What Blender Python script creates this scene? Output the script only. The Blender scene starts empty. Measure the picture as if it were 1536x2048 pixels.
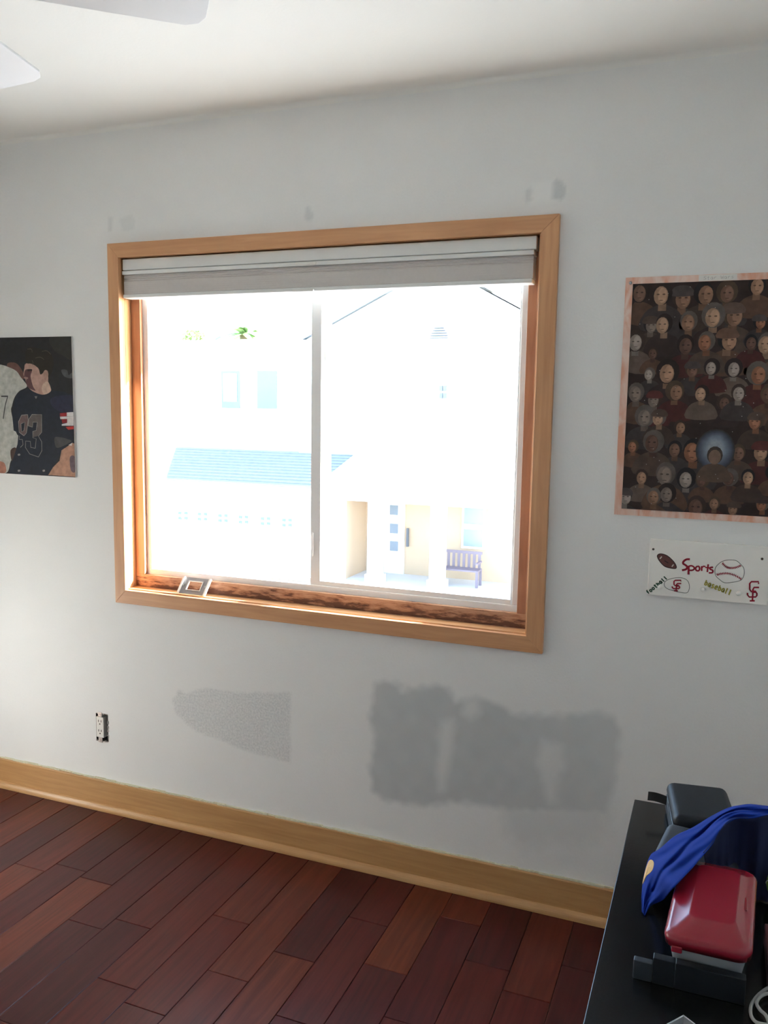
import bpy, bmesh, math, random
import numpy as np
from mathutils import Vector, Matrix
random.seed(7)
S = bpy.context.scene
COL = S.collection
PI = math.pi

# ------------------------------------------------------------------ camera
F_PX, YAW, PITCH, ROLL = 1704.62, 0.3756, -0.1250, 0.0158
CAM = Vector((0.0, -2.4579, 1.5252))
_r0 = Vector((math.cos(YAW), math.sin(YAW), 0))
FWD = Vector((-math.sin(YAW)*math.cos(PITCH), math.cos(YAW)*math.cos(PITCH), math.sin(PITCH)))
_u0 = _r0.cross(FWD)
RGT = math.cos(ROLL)*_r0 + math.sin(ROLL)*_u0
UPV = -math.sin(ROLL)*_r0 + math.cos(ROLL)*_u0
cd = bpy.data.cameras.new('camera')
cam = bpy.data.objects.new('camera', cd); COL.objects.link(cam)
M3 = Matrix((RGT, UPV, -FWD)).transposed()
cam.matrix_world = Matrix.Translation(CAM) @ M3.to_4x4()
cd.sensor_fit = 'HORIZONTAL'; cd.sensor_width = 36.0; cd.lens = F_PX/1536*36.0
cd.clip_start = 0.02; cd.clip_end = 400
S.camera = cam

# ------------------------------------------------------------------ sky, sun, exposure
SUN_TO = Vector((2.0, 1.0, 1.15)).normalized()          # towards the sun
w = bpy.data.worlds.new('world'); S.world = w; w.use_nodes = True
nt = w.node_tree; bg = nt.nodes['Background']
sky = nt.nodes.new('ShaderNodeTexSky'); sky.sky_type = 'NISHITA'; sky.sun_disc = False
sky.sun_elevation = math.asin(SUN_TO.z); sky.sun_rotation = math.atan2(SUN_TO.x, SUN_TO.y)
sky.altitude = 50; sky.air_density = 1.0; sky.dust_density = 1.0; sky.ozone_density = 1.0
nt.links.new(sky.outputs[0], bg.inputs[0]); bg.inputs[1].default_value = 0.50
sd = bpy.data.lights.new('sun', 'SUN'); sd.energy = 15.0; sd.angle = 0.0093; sd.color = (1.0, 0.96, 0.91)
so = bpy.data.objects.new('sun', sd); COL.objects.link(so); so.location = (6, 3, 6)
so.rotation_euler = SUN_TO.to_track_quat('Z', 'Y').to_euler()
pd = bpy.data.lights.new('window_portal', 'AREA'); pd.shape = 'RECTANGLE'; pd.size = 1.44; pd.size_y = 1.16
po = bpy.data.objects.new('window_portal', pd); COL.objects.link(po)
po.location = (-1.235, 0.17, 1.43); po.rotation_euler = (-PI/2, 0, 0); pd.cycles.is_portal = True
vs = S.view_settings
S.display_settings.display_device = 'sRGB'
vs.view_transform = 'Standard'; vs.look = 'None'; vs.gamma = 1.0; vs.use_curve_mapping = False
vs.exposure = 2.35
S.cycles.use_denoising = True
S.cycles.max_bounces = 9; S.cycles.diffuse_bounces = 7; S.cycles.glossy_bounces = 4
S.cycles.transparent_max_bounces = 12; S.cycles.sample_clamp_indirect = 12.0
S.cycles.caustics_reflective = False; S.cycles.caustics_refractive = False

# ------------------------------------------------------------------ helpers
def ray(px, py): return FWD + RGT*((px-768)/F_PX) + UPV*((1024-py)/F_PX)
def PY(px, py, y=0.0):
    d = ray(px, py); return CAM + d*((y-CAM.y)/d.y)
def PZ(px, py, z):
    d = ray(px, py); return CAM + d*((z-CAM.z)/d.z)

def link(name, me, mat=None, parent=None, smooth=False):
    o = bpy.data.objects.new(name, me); COL.objects.link(o)
    if mat is not None: me.materials.append(mat)
    if parent is not None:
        o.parent = parent
    if smooth:
        for p in me.polygons: p.use_smooth = True
    return o
def root_of(o):
    v = Vector(o.location)
    while o.parent is not None:
        o = o.parent; v += o.location
    return v

class MB:
    def __init__(s): s.v = []; s.f = []
    def add(s, vs, fs):
        n = len(s.v); s.v += [tuple(v) for v in vs]; s.f += [[i+n for i in f] for f in fs]; return s
    def box(s, x0, x1, y0, y1, z0, z1):
        return s.add([(x0,y0,z0),(x1,y0,z0),(x1,y1,z0),(x0,y1,z0),(x0,y0,z1),(x1,y0,z1),(x1,y1,z1),(x0,y1,z1)],
                     [[0,3,2,1],[4,5,6,7],[0,1,5,4],[1,2,6,5],[2,3,7,6],[3,0,4,7]])
    def prism(s, pts, vec):                     # planar polygon extruded by vec
        n = len(pts); vec = Vector(vec); a = [Vector(p) for p in pts]
        return s.add(a + [p+vec for p in a], [list(range(n))[::-1], list(range(n, 2*n))] + [[i, (i+1) % n, (i+1) % n+n, i+n] for i in range(n)])
    def tube(s, pts, r, seg=8, cap=True, taper=None):
        pts = [Vector(p) for p in pts]; n0 = len(s.v); N = len(pts)
        ref = Vector((0.13, 0.31, 0.94))
        for i, p in enumerate(pts):
            t = (pts[min(i+1, N-1)] - pts[max(i-1, 0)]).normalized()
            a = t.cross(ref)
            if a.length < 1e-3: a = t.cross(Vector((1, 0, 0)))
            a.normalize(); b = t.cross(a)
            rr = r if taper is None else r*taper[i]
            for k in range(seg):
                an = 2*PI*k/seg; s.v.append(tuple(p + a*(rr*math.cos(an)) + b*(rr*math.sin(an))))
        for i in range(N-1):
            for k in range(seg):
                s.f.append([n0+i*seg+k, n0+i*seg+(k+1) % seg, n0+(i+1)*seg+(k+1) % seg, n0+(i+1)*seg+k])
        if cap:
            s.f.append([n0+k for k in range(seg)][::-1]); s.f.append([n0+(N-1)*seg+k for k in range(seg)])
        return s
    def lathe(s, prof, c, seg=24):              # prof: (r, z)
        n0 = len(s.v)
        for r, z in prof:
            for k in range(seg):
                an = 2*PI*k/seg; s.v.append((c[0]+r*math.cos(an), c[1]+r*math.sin(an), c[2]+z))
        for i in range(len(prof)-1):
            for k in range(seg):
                s.f.append([n0+i*seg+k, n0+i*seg+(k+1) % seg, n0+(i+1)*seg+(k+1) % seg, n0+(i+1)*seg+k])
        s.f.append([n0+k for k in range(seg)][::-1]); s.f.append([n0+(len(prof)-1)*seg+k for k in range(seg)])
        return s
    def build(s, name, mat, parent=None, smooth=False, bevel=0.0, bseg=2, origin=None):
        off = root_of(parent) if parent is not None else Vector((0, 0, 0))
        loc = Vector((0, 0, 0))
        if parent is None and origin is not None: loc = Vector(origin); off = loc
        me = bpy.data.meshes.new(name)
        me.from_pydata([(v[0]-off.x, v[1]-off.y, v[2]-off.z) for v in s.v], [], s.f); 
        bm = bmesh.new(); bm.from_mesh(me); bmesh.ops.recalc_face_normals(bm, faces=bm.faces); bm.to_mesh(me); bm.free()
        o = link(name, me, mat, parent, smooth); o.location = loc
        if bevel > 0:
            m = o.modifiers.new('bevel', 'BEVEL'); m.width = bevel; m.segments = bseg; m.limit_method = 'ANGLE'; m.angle_limit = 0.6
            if bseg > 1:
                for p in me.polygons: p.use_smooth = True
                wn = o.modifiers.new('wn', 'WEIGHTED_NORMAL'); wn.keep_sharp = False
        return o

def empty(name, loc):
    o = bpy.data.objects.new(name, None); COL.objects.link(o); o.location = loc; o.empty_display_size = 0.05; return o
def thing(name, loc, label, cat, group=None):
    o = empty(name, loc); return tag(o, label, cat, group)
def tag(o, label, cat, group=None):
    o['label'] = label; o['category'] = cat
    if group: o['group'] = group
    return o
def struct(o, label=None):
    o['kind'] = 'structure'
    if label: o['label'] = label
    return o

# ---- materials
def new_mat(name):
    m = bpy.data.materials.new(name); m.use_nodes = True
    n = m.node_tree; return m, n, n.nodes['Principled BSDF']
def N(n, t, **k):
    x = n.nodes.new(t)
    for a, v in k.items(): setattr(x, a, v)
    return x
def mat(name, col, rough=0.5, var=0.06, scale=20.0, bump=0.0, bscale=None, stretch=(1,1,1), metallic=0.0, coat=0.0, spec=0.5, transl=0.0):
    m, n, b = new_mat(name); L = n.links.new
    tc = N(n, 'ShaderNodeTexCoord'); mp = N(n, 'ShaderNodeMapping'); mp.inputs['Scale'].default_value = stretch
    L(tc.outputs['Object'], mp.inputs[0])
    nz = N(n, 'ShaderNodeTexNoise'); nz.inputs['Scale'].default_value = scale; nz.inputs['Detail'].default_value = 5
    L(mp.outputs[0], nz.inputs['Vector'])
    mx = N(n, 'ShaderNodeMix', data_type='RGBA')
    mx.inputs[6].default_value = (*[min(1, c*(1-var)) for c in col], 1); mx.inputs[7].default_value = (*[min(1, c*(1+var)) for c in col], 1)
    L(nz.outputs[0], mx.inputs[0]); L(mx.outputs[2], b.inputs['Base Color'])
    b.inputs['Roughness'].default_value = rough; b.inputs['Metallic'].default_value = metallic
    b.inputs['Specular IOR Level'].default_value = spec
    if coat: b.inputs['Coat Weight'].default_value = coat; b.inputs['Coat Roughness'].default_value = 0.12
    if bump:
        n2 = N(n, 'ShaderNodeTexNoise'); n2.inputs['Scale'].default_value = bscale or scale; n2.inputs['Detail'].default_value = 3
        L(mp.outputs[0], n2.inputs['Vector'])
        bp = N(n, 'ShaderNodeBump'); bp.inputs['Strength'].default_value = bump; bp.inputs['Distance'].default_value = 0.002
        L(n2.outputs[0], bp.inputs['Height']); L(bp.outputs[0], b.inputs['Normal'])
    if transl:
        out = n.nodes['Material Output']; tr = N(n, 'ShaderNodeBsdfTranslucent'); ms = N(n, 'ShaderNodeMixShader'); ms.inputs[0].default_value = transl
        L(mx.outputs[2], tr.inputs[0]); L(b.outputs[0], ms.inputs[1]); L(tr.outputs[0], ms.inputs[2]); L(ms.outputs[0], out.inputs[0])
    return m
def wood(name, c0, c1, axis, rough=0.38, blotch=0.35, ring=7.0, coat=0.15):
    m, n, b = new_mat(name); L = n.links.new
    tc = N(n, 'ShaderNodeTexCoord'); oi = N(n, 'ShaderNodeObjectInfo')
    ad = N(n, 'ShaderNodeVectorMath', operation='ADD'); sc = N(n, 'ShaderNodeVectorMath', operation='SCALE'); sc.inputs[3].default_value = 13.0
    cmb = N(n, 'ShaderNodeCombineXYZ'); L(oi.outputs['Random'], cmb.inputs[0]); L(oi.outputs['Random'], cmb.inputs[1]); L(cmb.outputs[0], sc.inputs[0])
    L(tc.outputs['Object'], ad.inputs[0]); L(sc.outputs[0], ad.inputs[1])
    mp = N(n, 'ShaderNodeMapping'); st = [1.0, 1.0, 1.0]; st['xyz'.index(axis)] = 0.07; mp.inputs['Scale'].default_value = st
    L(ad.outputs[0], mp.inputs[0])
    n1 = N(n, 'ShaderNodeTexNoise'); n1.inputs['Scale'].default_value = 60; n1.inputs['Detail'].default_value = 6; n1.inputs['Distortion'].default_value = 0.8
    L(mp.outputs[0], n1.inputs['Vector'])
    n2 = N(n, 'ShaderNodeTexNoise'); n2.inputs['Scale'].default_value = ring; n2.inputs['Detail'].default_value = 2
    mp2 = N(n, 'ShaderNodeMapping'); st2 = [1.0, 1.0, 1.0]; st2['xyz'.index(axis)] = 0.45; mp2.inputs['Scale'].default_value = st2
    L(ad.outputs[0], mp2.inputs[0]); L(mp2.outputs[0], n2.inputs['Vector'])
    mix = N(n, 'ShaderNodeMath', operation='MULTIPLY_ADD'); mix.inputs[1].default_value = blotch; 
    sub = N(n, 'ShaderNodeMath', operation='MULTIPLY'); sub.inputs[1].default_value = 1-blotch; L(n1.outputs[0], sub.inputs[0])
    L(n2.outputs[0], mix.inputs[0]); L(sub.outputs[0], mix.inputs[2])
    rp = N(n, 'ShaderNodeValToRGB'); rp.color_ramp.elements[0].position = 0.32; rp.color_ramp.elements[1].position = 0.68
    rp.color_ramp.elements[0].color = (*c0, 1); rp.color_ramp.elements[1].color = (*c1, 1)
    L(mix.outputs[0], rp.inputs[0]); L(rp.outputs[0], b.inputs['Base Color'])
    b.inputs['Roughness'].default_value = rough; b.inputs['Coat Weight'].default_value = coat; b.inputs['Coat Roughness'].default_value = 0.2
    return m
def glass_mat(name, tint=(0.95, 0.97, 0.97), fac=0.04):
    m, n, b = new_mat(name); L = n.links.new; n.nodes.remove(b); out = n.nodes['Material Output']
    tr = N(n, 'ShaderNodeBsdfTransparent'); tr.inputs[0].default_value = (*tint, 1)
    gl = N(n, 'ShaderNodeBsdfGlossy'); gl.inputs['Roughness'].default_value = 0.02
    nz = N(n, 'ShaderNodeTexNoise'); nz.inputs['Scale'].default_value = 3
    mth = N(n, 'ShaderNodeMath', operation='MULTIPLY'); mth.inputs[1].default_value = fac*2; L(nz.outputs[0], mth.inputs[0])
    ms = N(n, 'ShaderNodeMixShader'); L(mth.outputs[0], ms.inputs[0]); L(tr.outputs[0], ms.inputs[1]); L(gl.outputs[0], ms.inputs[2]); L(ms.outputs[0], out.inputs[0])
    return m
def print_mat(name, rough=0.45):
    m, n, b = new_mat(name); L = n.links.new
    at = N(n, 'ShaderNodeAttribute'); at.attribute_name = 'ink'
    tc = N(n, 'ShaderNodeTexCoord'); nz = N(n, 'ShaderNodeTexNoise'); nz.inputs['Scale'].default_value = 55; nz.inputs['Detail'].default_value = 5
    L(tc.outputs['Object'], nz.inputs['Vector'])
    rp = N(n, 'ShaderNodeMapRange'); rp.inputs[1].default_value = 0.3; rp.inputs[2].default_value = 0.7; rp.inputs[3].default_value = 0.8; rp.inputs[4].default_value = 1.2
    L(nz.outputs[0], rp.inputs[0])
    vm = N(n, 'ShaderNodeVectorMath', operation='SCALE'); L(at.outputs['Color'], vm.inputs[0]); L(rp.outputs[0], vm.inputs[3])
    L(vm.outputs[0], b.inputs['Base Color']); b.inputs['Roughness'].default_value = rough; b.inputs['Specular IOR Level'].default_value = 0.25
    return m

WHITE = (0.78, 0.78, 0.76)
M_ceil = mat('ceiling_paint', (0.80, 0.805, 0.78), 0.9, 0.015, 6, 0.12, 140)
M_paint = mat('wall_paint', (0.79, 0.80, 0.80), 0.8, 0.015, 8, 0.2, 160)
M_vinyl = mat('white_vinyl', (0.88, 0.89, 0.90), 0.35, 0.02, 12)
M_trimx = wood('maple_casing_x', (0.52, 0.255, 0.115), (0.67, 0.365, 0.18), 'x')
M_trimz = wood('maple_casing_z', (0.52, 0.255, 0.115), (0.67, 0.365, 0.18), 'z')
M_jambx = wood('pale_jamb_x', (0.50, 0.27, 0.125), (0.60, 0.345, 0.17), 'x')
M_jambz = wood('pale_jamb_z', (0.50, 0.27, 0.125), (0.60, 0.345, 0.17), 'z')
M_stopz = wood('brown_stop_z', (0.34, 0.15, 0.08), (0.48, 0.24, 0.14), 'z', ring=14)
M_base = wood('maple_baseboard', (0.44, 0.235, 0.09), (0.58, 0.34, 0.145), 'x', ring=5)
M_glass = glass_mat('window_glass')
M_black = mat('black_plastic', (0.012, 0.012, 0.013), 0.4)
M_metal = mat('grey_metal', (0.45, 0.46, 0.48), 0.35, 0.05, 30, metallic=0.9)
M_screw = mat('dark_screw', (0.05, 0.045, 0.04), 0.4, metallic=0.7)
M_whitep = mat('white_plastic', (0.78, 0.78, 0.75), 0.35)
M_print = print_mat('printed_ink')
M_ink = print_mat('marker_ink', 0.6)

# ------------------------------------------------------------------ room shell
XL, XR, YB, ZC = -2.90, 0.55, -3.02, 2.44
WX0, WX1, WZ0, WZ1 = -1.955, -0.512, 0.857, 2.009           # clear opening of the jamb
HX0, HX1, HZ0, HZ1 = WX0-0.02, WX1+0.02, WZ0-0.02, WZ1+0.02   # hole in the wall
OX0, OX1, OZ0, OZ1 = -2.113, -2.057, 0.263, 0.368            # outlet hole

# the window wall: a fine grid that carries the patch mask
def pip(px, pz, poly):
    inside = np.zeros(px.shape, bool); n = len(poly)
    for i in range(n):
        x0, z0 = poly[i]; x1, z1 = poly[(i+1) % n]
        c = ((z0 > pz) != (z1 > pz)) & (px < (x1-x0)*(pz-z0)/(z1-z0+1e-12)+x0); inside ^= c
    return inside
def sdist(px, pz, poly):
    d = np.full(px.shape, 9.0); n = len(poly)
    for i in range(n):
        a = np.array(poly[i]); b = np.array(poly[(i+1) % n]); ab = b-a
        t = np.clip(((px-a[0])*ab[0]+(pz-a[1])*ab[1])/(ab@ab+1e-12), 0, 1)
        d = np.minimum(d, np.hypot(px-a[0]-t*ab[0], pz-a[1]-t*ab[1]))
    return np.where(pip(px, pz, poly), d, -d)
_ph = np.random.RandomState(3).uniform(0, 6.28, (30, 2)); _fr = np.random.RandomState(4).uniform(15, 170, (30, 2))*np.random.RandomState(5).choice([-1, 1], (30, 2))
def wob(x, z):
    s = 0
    for i in range(30): s = s + np.sin(_fr[i, 0]*x+_fr[i, 1]*z+_ph[i, 0])*(40/(40+np.hypot(*_fr[i])))
    return s/6
def W2(px, py): p = PY(px, py); return (p.x, p.z)
def ax(a, b, step, extra):
    g = list(np.arange(a, b, step)) + [b]
    for e in extra: g = [v for v in g if abs(v-e) > step*0.45] + [e]
    return np.array(sorted(g))
gx = np.concatenate([[XL, -2.8], ax(-2.68, 0.24, 0.008, [HX0, HX1, OX0, OX1]), [XR]])
gz = ax(0.0, ZC, 0.008, [HZ0, HZ1, OZ0, OZ1])
GX, GZ = np.meshgrid(gx, gz, indexing='ij')
def soft(poly, edge, wamp): 
    d = sdist(GX, GZ, poly) + wob(GX, GZ)*wamp
    return np.clip(d/edge+0.5, 0, 1)
zz = lambda pts: [W2(300+a/1.536, 1340+b/1.536) for a, b in pts]
pA = [W2(*p) for p in ((345,1400),(358,1378),(372,1390),(390,1380),(415,1376),(440,1380),(480,1385),(581,1385),(581,1527),(540,1515),(480,1498),(440,1480),(400,1466),(375,1450),(350,1425))]
pB = zz([(690,40),(715,30),(770,45),(775,70),(810,55),(885,45),(915,60),(940,95),(1000,80),(1080,110),(1130,140),(1200,140),(1380,130),(1430,145),(1445,190),(1435,290),(1420,400),(1400,440),(1100,430),(950,405),(840,420),(720,400),(685,370),(675,300),(690,200),(675,150)])
pB2 = zz([(1090,420),(1420,400),(1400,500),(1330,545),(1230,530),(1150,553),(1095,500)])
pL = [zz([(892,160),(935,150),(930,240),(912,330),(905,370),(888,370),(880,300),(886,230)]), zz([(1205,215),(1265,230),(1275,300),(1250,345),(1248,400),(1225,410),(1205,340),(1190,280)]), zz([(965,95),(1005,85),(1015,130),(985,150),(960,135)])]
small = [([(1106,363),(1113,358),(1124,364),(1132,376),(1130,390),(1124,400),(1104,398)], .62), ([(1051,380),(1060,376),(1066,382),(1062,392),(1066,400),(1055,406),(1050,398)], .40),
         ([(612,416),(617,412),(620,418),(628,428),(625,441),(616,443),(608,436)], .45), ([(217,434),(225,434),(224,464),(216,463)], .35), ([(238,438),(262,430),(271,442),(268,458),(246,463)], .22)]
smear = [[W2(*p) for p in ((1066,366),(1106,360),(1104,404),(1060,408))]]
mA = soft(pA, 0.008, 0.006)
mB = np.maximum(soft(pB, 0.026, 0.016), 0.45*soft(pB2, 0.06, 0.03))
mB = mB*(0.90+0.10*np.tanh(2*wob(GX*.6+.3, GZ*.6)))*np.clip(1.0-0.35*(GX+0.62)/0.5, 0.72, 1.0)
for p in pL: mB = mB*(1-0.62*soft(p, 0.03, 0.010))
mask = np.maximum(mB, 0.36*mA)
for p, a in small: mask = np.maximum(mask, a*soft([W2(*q) for q in p], 0.008, 0.004))
rough_mask = np.maximum(mA, 0.12*np.ones_like(mA)); rough_mask = np.where(mB > 0.3, 0.03, rough_mask)
light = np.zeros_like(mask)
for p in smear: light = np.maximum(light, 0.35*soft(p, 0.02, 0.008))
nx, nz_ = len(gx), len(gz)
verts = np.stack([GX.ravel(), np.zeros(GX.size), GZ.ravel()], 1)
I, J = np.meshgrid(np.arange(nx-1), np.arange(nz_-1), indexing='ij')
cx = (gx[:-1]+gx[1:])[I]/2; cz = (gz[:-1]+gz[1:])[J]/2
keep = ~((cx > HX0) & (cx < HX1) & (cz > HZ0) & (cz < HZ1)) & ~((cx > OX0) & (cx < OX1) & (cz > OZ0) & (cz < OZ1))
a = (I*nz_+J)[keep]
faces = np.stack([a, a+nz_, a+nz_+1, a+1], 1)
me = bpy.data.meshes.new('wall_back')
me.vertices.add(len(verts)); me.vertices.foreach_set('co', verts.ravel())
me.loops.add(faces.size); me.loops.foreach_set('vertex_index', faces.ravel().astype(np.int32))
me.polygons.add(len(faces)); me.polygons.foreach_set('loop_start', np.arange(0, faces.size, 4, dtype=np.int32))
me.update(calc_edges=True)
for nm, arr in (('patch', mask), ('texture', rough_mask), ('filler', light)):
    at = me.attributes.new(nm, 'FLOAT', 'POINT'); at.data.foreach_set('value', arr.ravel().astype(np.float32))
M_wall, n, b = new_mat('patched_wall_paint'); L = n.links.new
ap = N(n, 'ShaderNodeAttribute'); ap.attribute_name = 'patch'; at_ = N(n, 'ShaderNodeAttribute'); at_.attribute_name = 'texture'; af = N(n, 'ShaderNodeAttribute'); af.attribute_name = 'filler'
tc = N(n, 'ShaderNodeTexCoord')
nb = N(n, 'ShaderNodeTexNoise'); nb.inputs['Scale'].default_value = 5; nb.inputs['Detail'].default_value = 4; L(tc.outputs['Object'], nb.inputs['Vector'])
m0 = N(n, 'ShaderNodeMix', data_type='RGBA'); m0.inputs[6].default_value = (0.755, 0.768, 0.765, 1); m0.inputs[7].default_value = (0.80, 0.81, 0.81, 1); L(nb.outputs[0], m0.inputs[0])
m1 = N(n, 'ShaderNodeMix', data_type='RGBA'); m1.inputs[7].default_value = (0.50, 0.53, 0.545, 1); spk = N(n, 'ShaderNodeTexNoise'); spk.inputs['Scale'].default_value = 150; spk.inputs['Detail'].default_value = 2; L(tc.outputs['Object'], spk.inputs['Vector'])
smr = N(n, 'ShaderNodeMapRange'); smr.inputs[1].default_value = 0.35; smr.inputs[2].default_value = 0.65; smr.inputs[3].default_value = 0.24; smr.inputs[4].default_value = -0.24; L(spk.outputs[0], smr.inputs[0])
sma = N(n, 'ShaderNodeMath', operation='MULTIPLY_ADD'); L(smr.outputs[0], sma.inputs[0]); L(at_.outputs['Fac'], sma.inputs[1]); L(ap.outputs['Fac'], sma.inputs[2])
L(sma.outputs[0], m1.inputs[0]); L(m0.outputs[2], m1.inputs[6])
m2 = N(n, 'ShaderNodeMix', data_type='RGBA'); m2.inputs[7].default_value = (0.9, 0.9, 0.88, 1); L(af.outputs['Fac'], m2.inputs[0]); L(m1.outputs[2], m2.inputs[6])
L(m2.outputs[2], b.inputs['Base Color']); b.inputs['Roughness'].default_value = 0.75
nb2 = N(n, 'ShaderNodeTexNoise'); nb2.inputs['Scale'].default_value = 130; nb2.inputs['Detail'].default_value = 3; L(tc.outputs['Object'], nb2.inputs['Vector'])
bp = N(n, 'ShaderNodeBump'); bp.inputs['Distance'].default_value = 0.004; L(nb2.outputs[0], bp.inputs['Height'])
ms = N(n, 'ShaderNodeMath', operation='MULTIPLY'); ms.inputs[1].default_value = 0.9; L(at_.outputs['Fac'], ms.inputs[0]); L(ms.outputs[0], bp.inputs['Strength'])
L(bp.outputs[0], b.inputs['Normal'])
wall_back = struct(link('wall_back', me, M_wall))
M_stucco = mat('exterior_stucco', (0.7, 0.66, 0.58), 0.9, 0.05, 30, 0.3, 90)
mb = MB(); e0, e1 = 0.125, 0.15
mb.box(XL-.2, HX0, e0, e1, -3.2, 2.6).box(HX1, XR+.2, e0, e1, -3.2, 2.6).box(HX0, HX1, e0, e1, -3.2, HZ0).box(HX0, HX1, e0, e1, HZ1, 2.6)
mb.build('exterior_cladding', M_stucco, wall_back)
struct(MB().box(XL-.12, XL, YB-.1, 0.12, -0.05, ZC+.1).build('wall_left', M_paint))
struct(MB().box(XR, XR+.12, YB-.1, 0.12, -0.05, ZC+.1).build('wall_right', M_paint))
struct(MB().box(XL-.12, XR+.12, YB-.12, YB, -0.05, ZC+.1).build('wall_rear', M_paint))
mb = MB(); rc = 0.014
mb.box(XL-.12, XR+.12, YB-.12, 0.12, ZC, ZC+0.12)
arc = [(-rc+rc*math.sin(t), ZC-rc+rc*math.cos(t)) for t in np.linspace(0, PI/2, 9)]
mb.add([(x, y-0.0003, z) for y, z in arc for x in (XL, XR)], [[2*i, 2*i+1, 2*i+3, 2*i+2] for i in range(8)])
ce = struct(mb.build('ceiling', M_ceil))
for p in ce.data.polygons: p.use_smooth = abs(p.normal.z) < 0.999 and abs(p.normal.y) > 0.01 and p.area < 0.2
struct(MB().box(XL-.3, XR+.3, 0.15, 0.78, 2.45, 2.56).build('trim_1', M_stucco), 'roof eave overhanging the window outside')

# floor and planks
M_sub = mat('subfloor', (0.05, 0.02, 0.015), 0.8)
floor = struct(MB().box(XL-.12, XR+.12, YB-.12, 0.12, -0.10, -0.0115).build('floor', M_sub))
M_plank, n, b = new_mat('cherry_plank'); L = n.links.new
tc = N(n, 'ShaderNodeTexCoord'); oi = N(n, 'ShaderNodeObjectInfo')
sc = N(n, 'ShaderNodeMath', operation='MULTIPLY'); sc.inputs[1].default_value = 37.0; L(oi.outputs['Random'], sc.inputs[0])
cmb = N(n, 'ShaderNodeCombineXYZ'); L(sc.outputs[0], cmb.inputs[0]); L(sc.outputs[0], cmb.inputs[2])
ad = N(n, 'ShaderNodeVectorMath', operation='ADD'); L(tc.outputs['Object'], ad.inputs[0]); L(cmb.outputs[0], ad.inputs[1])
mp = N(n, 'ShaderNodeMapping'); mp.inputs['Scale'].default_value = (1, 0.06, 1); L(ad.outputs[0], mp.inputs[0])
g1 = N(n, 'ShaderNodeTexNoise'); g1.inputs['Scale'].default_value = 45; g1.inputs['Detail'].default_value = 6; g1.inputs['Distortion'].default_value = 1.2; L(mp.outputs[0], g1.inputs['Vector'])
rp = N(n, 'ShaderNodeValToRGB'); cr = rp.color_ramp; cr.elements[0].position = 0.0; cr.elements[0].color = (0.050, 0.009, 0.009, 1)
cr.elements[1].position = 1.0; cr.elements[1].color = (0.135, 0.033, 0.016, 1)
for p_, c_ in ((0.3, (0.066, 0.0115, 0.011)), (0.6, (0.082, 0.014, 0.011)), (0.82, (0.098, 0.020, 0.013))):
    e = cr.elements.new(p_); e.color = (*c_, 1)
L(oi.outputs['Random'], rp.inputs[0])
mr = N(n, 'ShaderNodeMapRange'); mr.inputs[1].default_value = 0.3; mr.inputs[2].default_value = 0.72; mr.inputs[3].default_value = 1.25; mr.inputs[4].default_value = 0.68; L(g1.outputs[0], mr.inputs[0])
vm = N(n, 'ShaderNodeVectorMath', operation='SCALE'); L(rp.outputs[0], vm.inputs[0]); L(mr.outputs[0], vm.inputs[3]); L(vm.outputs[0], b.inputs['Base Color'])
b.inputs['Roughness'].default_value = 0.33; b.inputs['Specular IOR Level'].default_value = 0.22; b.inputs['Coat Weight'].default_value = 0.05; b.inputs['Coat Roughness'].default_value = 0.15
PWD = 0.1263; rng = random.Random(21)
def plank(x0, x1, y0, y1, parent):
    g, c, t = 0.0006, 0.0016, 0.0012
    hx, hy = (x1-x0)/2-g, (y1-y0)/2-g
    v = [(-hx,-hy,-.0115),(hx,-hy,-.0115),(hx,hy,-.0115),(-hx,hy,-.0115),(-hx,-hy,-t),(hx,-hy,-t),(hx,hy,-t),(-hx,hy,-t),(-hx+c,-hy+c,0),(hx-c,-hy+c,0),(hx-c,hy-c,0),(-hx+c,hy-c,0)]
    f = [[0,1,5,4],[1,2,6,5],[2,3,7,6],[3,0,4,7],[4,5,9,8],[5,6,10,9],[6,7,11,10],[7,4,8,11],[8,9,10,11]]
    m_ = bpy.data.meshes.new('plank'); m_.from_pydata(v, [], f); o = link('plank', m_, M_plank, parent); o.location = ((x0+x1)/2, (y0+y1)/2, 0)
k0 = math.ceil((-0.325-XL)/PWD)
ends = {2: [-0.16, -0.62], 3: [-0.45], 4: [-0.27, -0.72], 5: [-0.5], 6: [-0.64, -1.1], 7: [-0.42, -0.83], 8: [-0.78], 9: [-0.55, -1.0]}
for k in range(-8, k0+1):
    x0 = max(XL, -0.325-(k+1)*PWD); x1 = min(XR, -0.325-k*PWD)
    if x1-x0 < 0.01: continue
    y = 0.0; el = list(ends.get(k, []))
    if not el: el = [-rng.uniform(0.15, 0.9)]
    ys = [0.0] + el
    while ys[-1] > YB+0.25: ys.append(max(YB, ys[-1]-rng.uniform(0.35, 1.15)))
    if ys[-1] > YB: ys[-1] = YB
    for ya, yb in zip(ys[:-1], ys[1:]): plank(x0, x1, yb, ya, floor)

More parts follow.
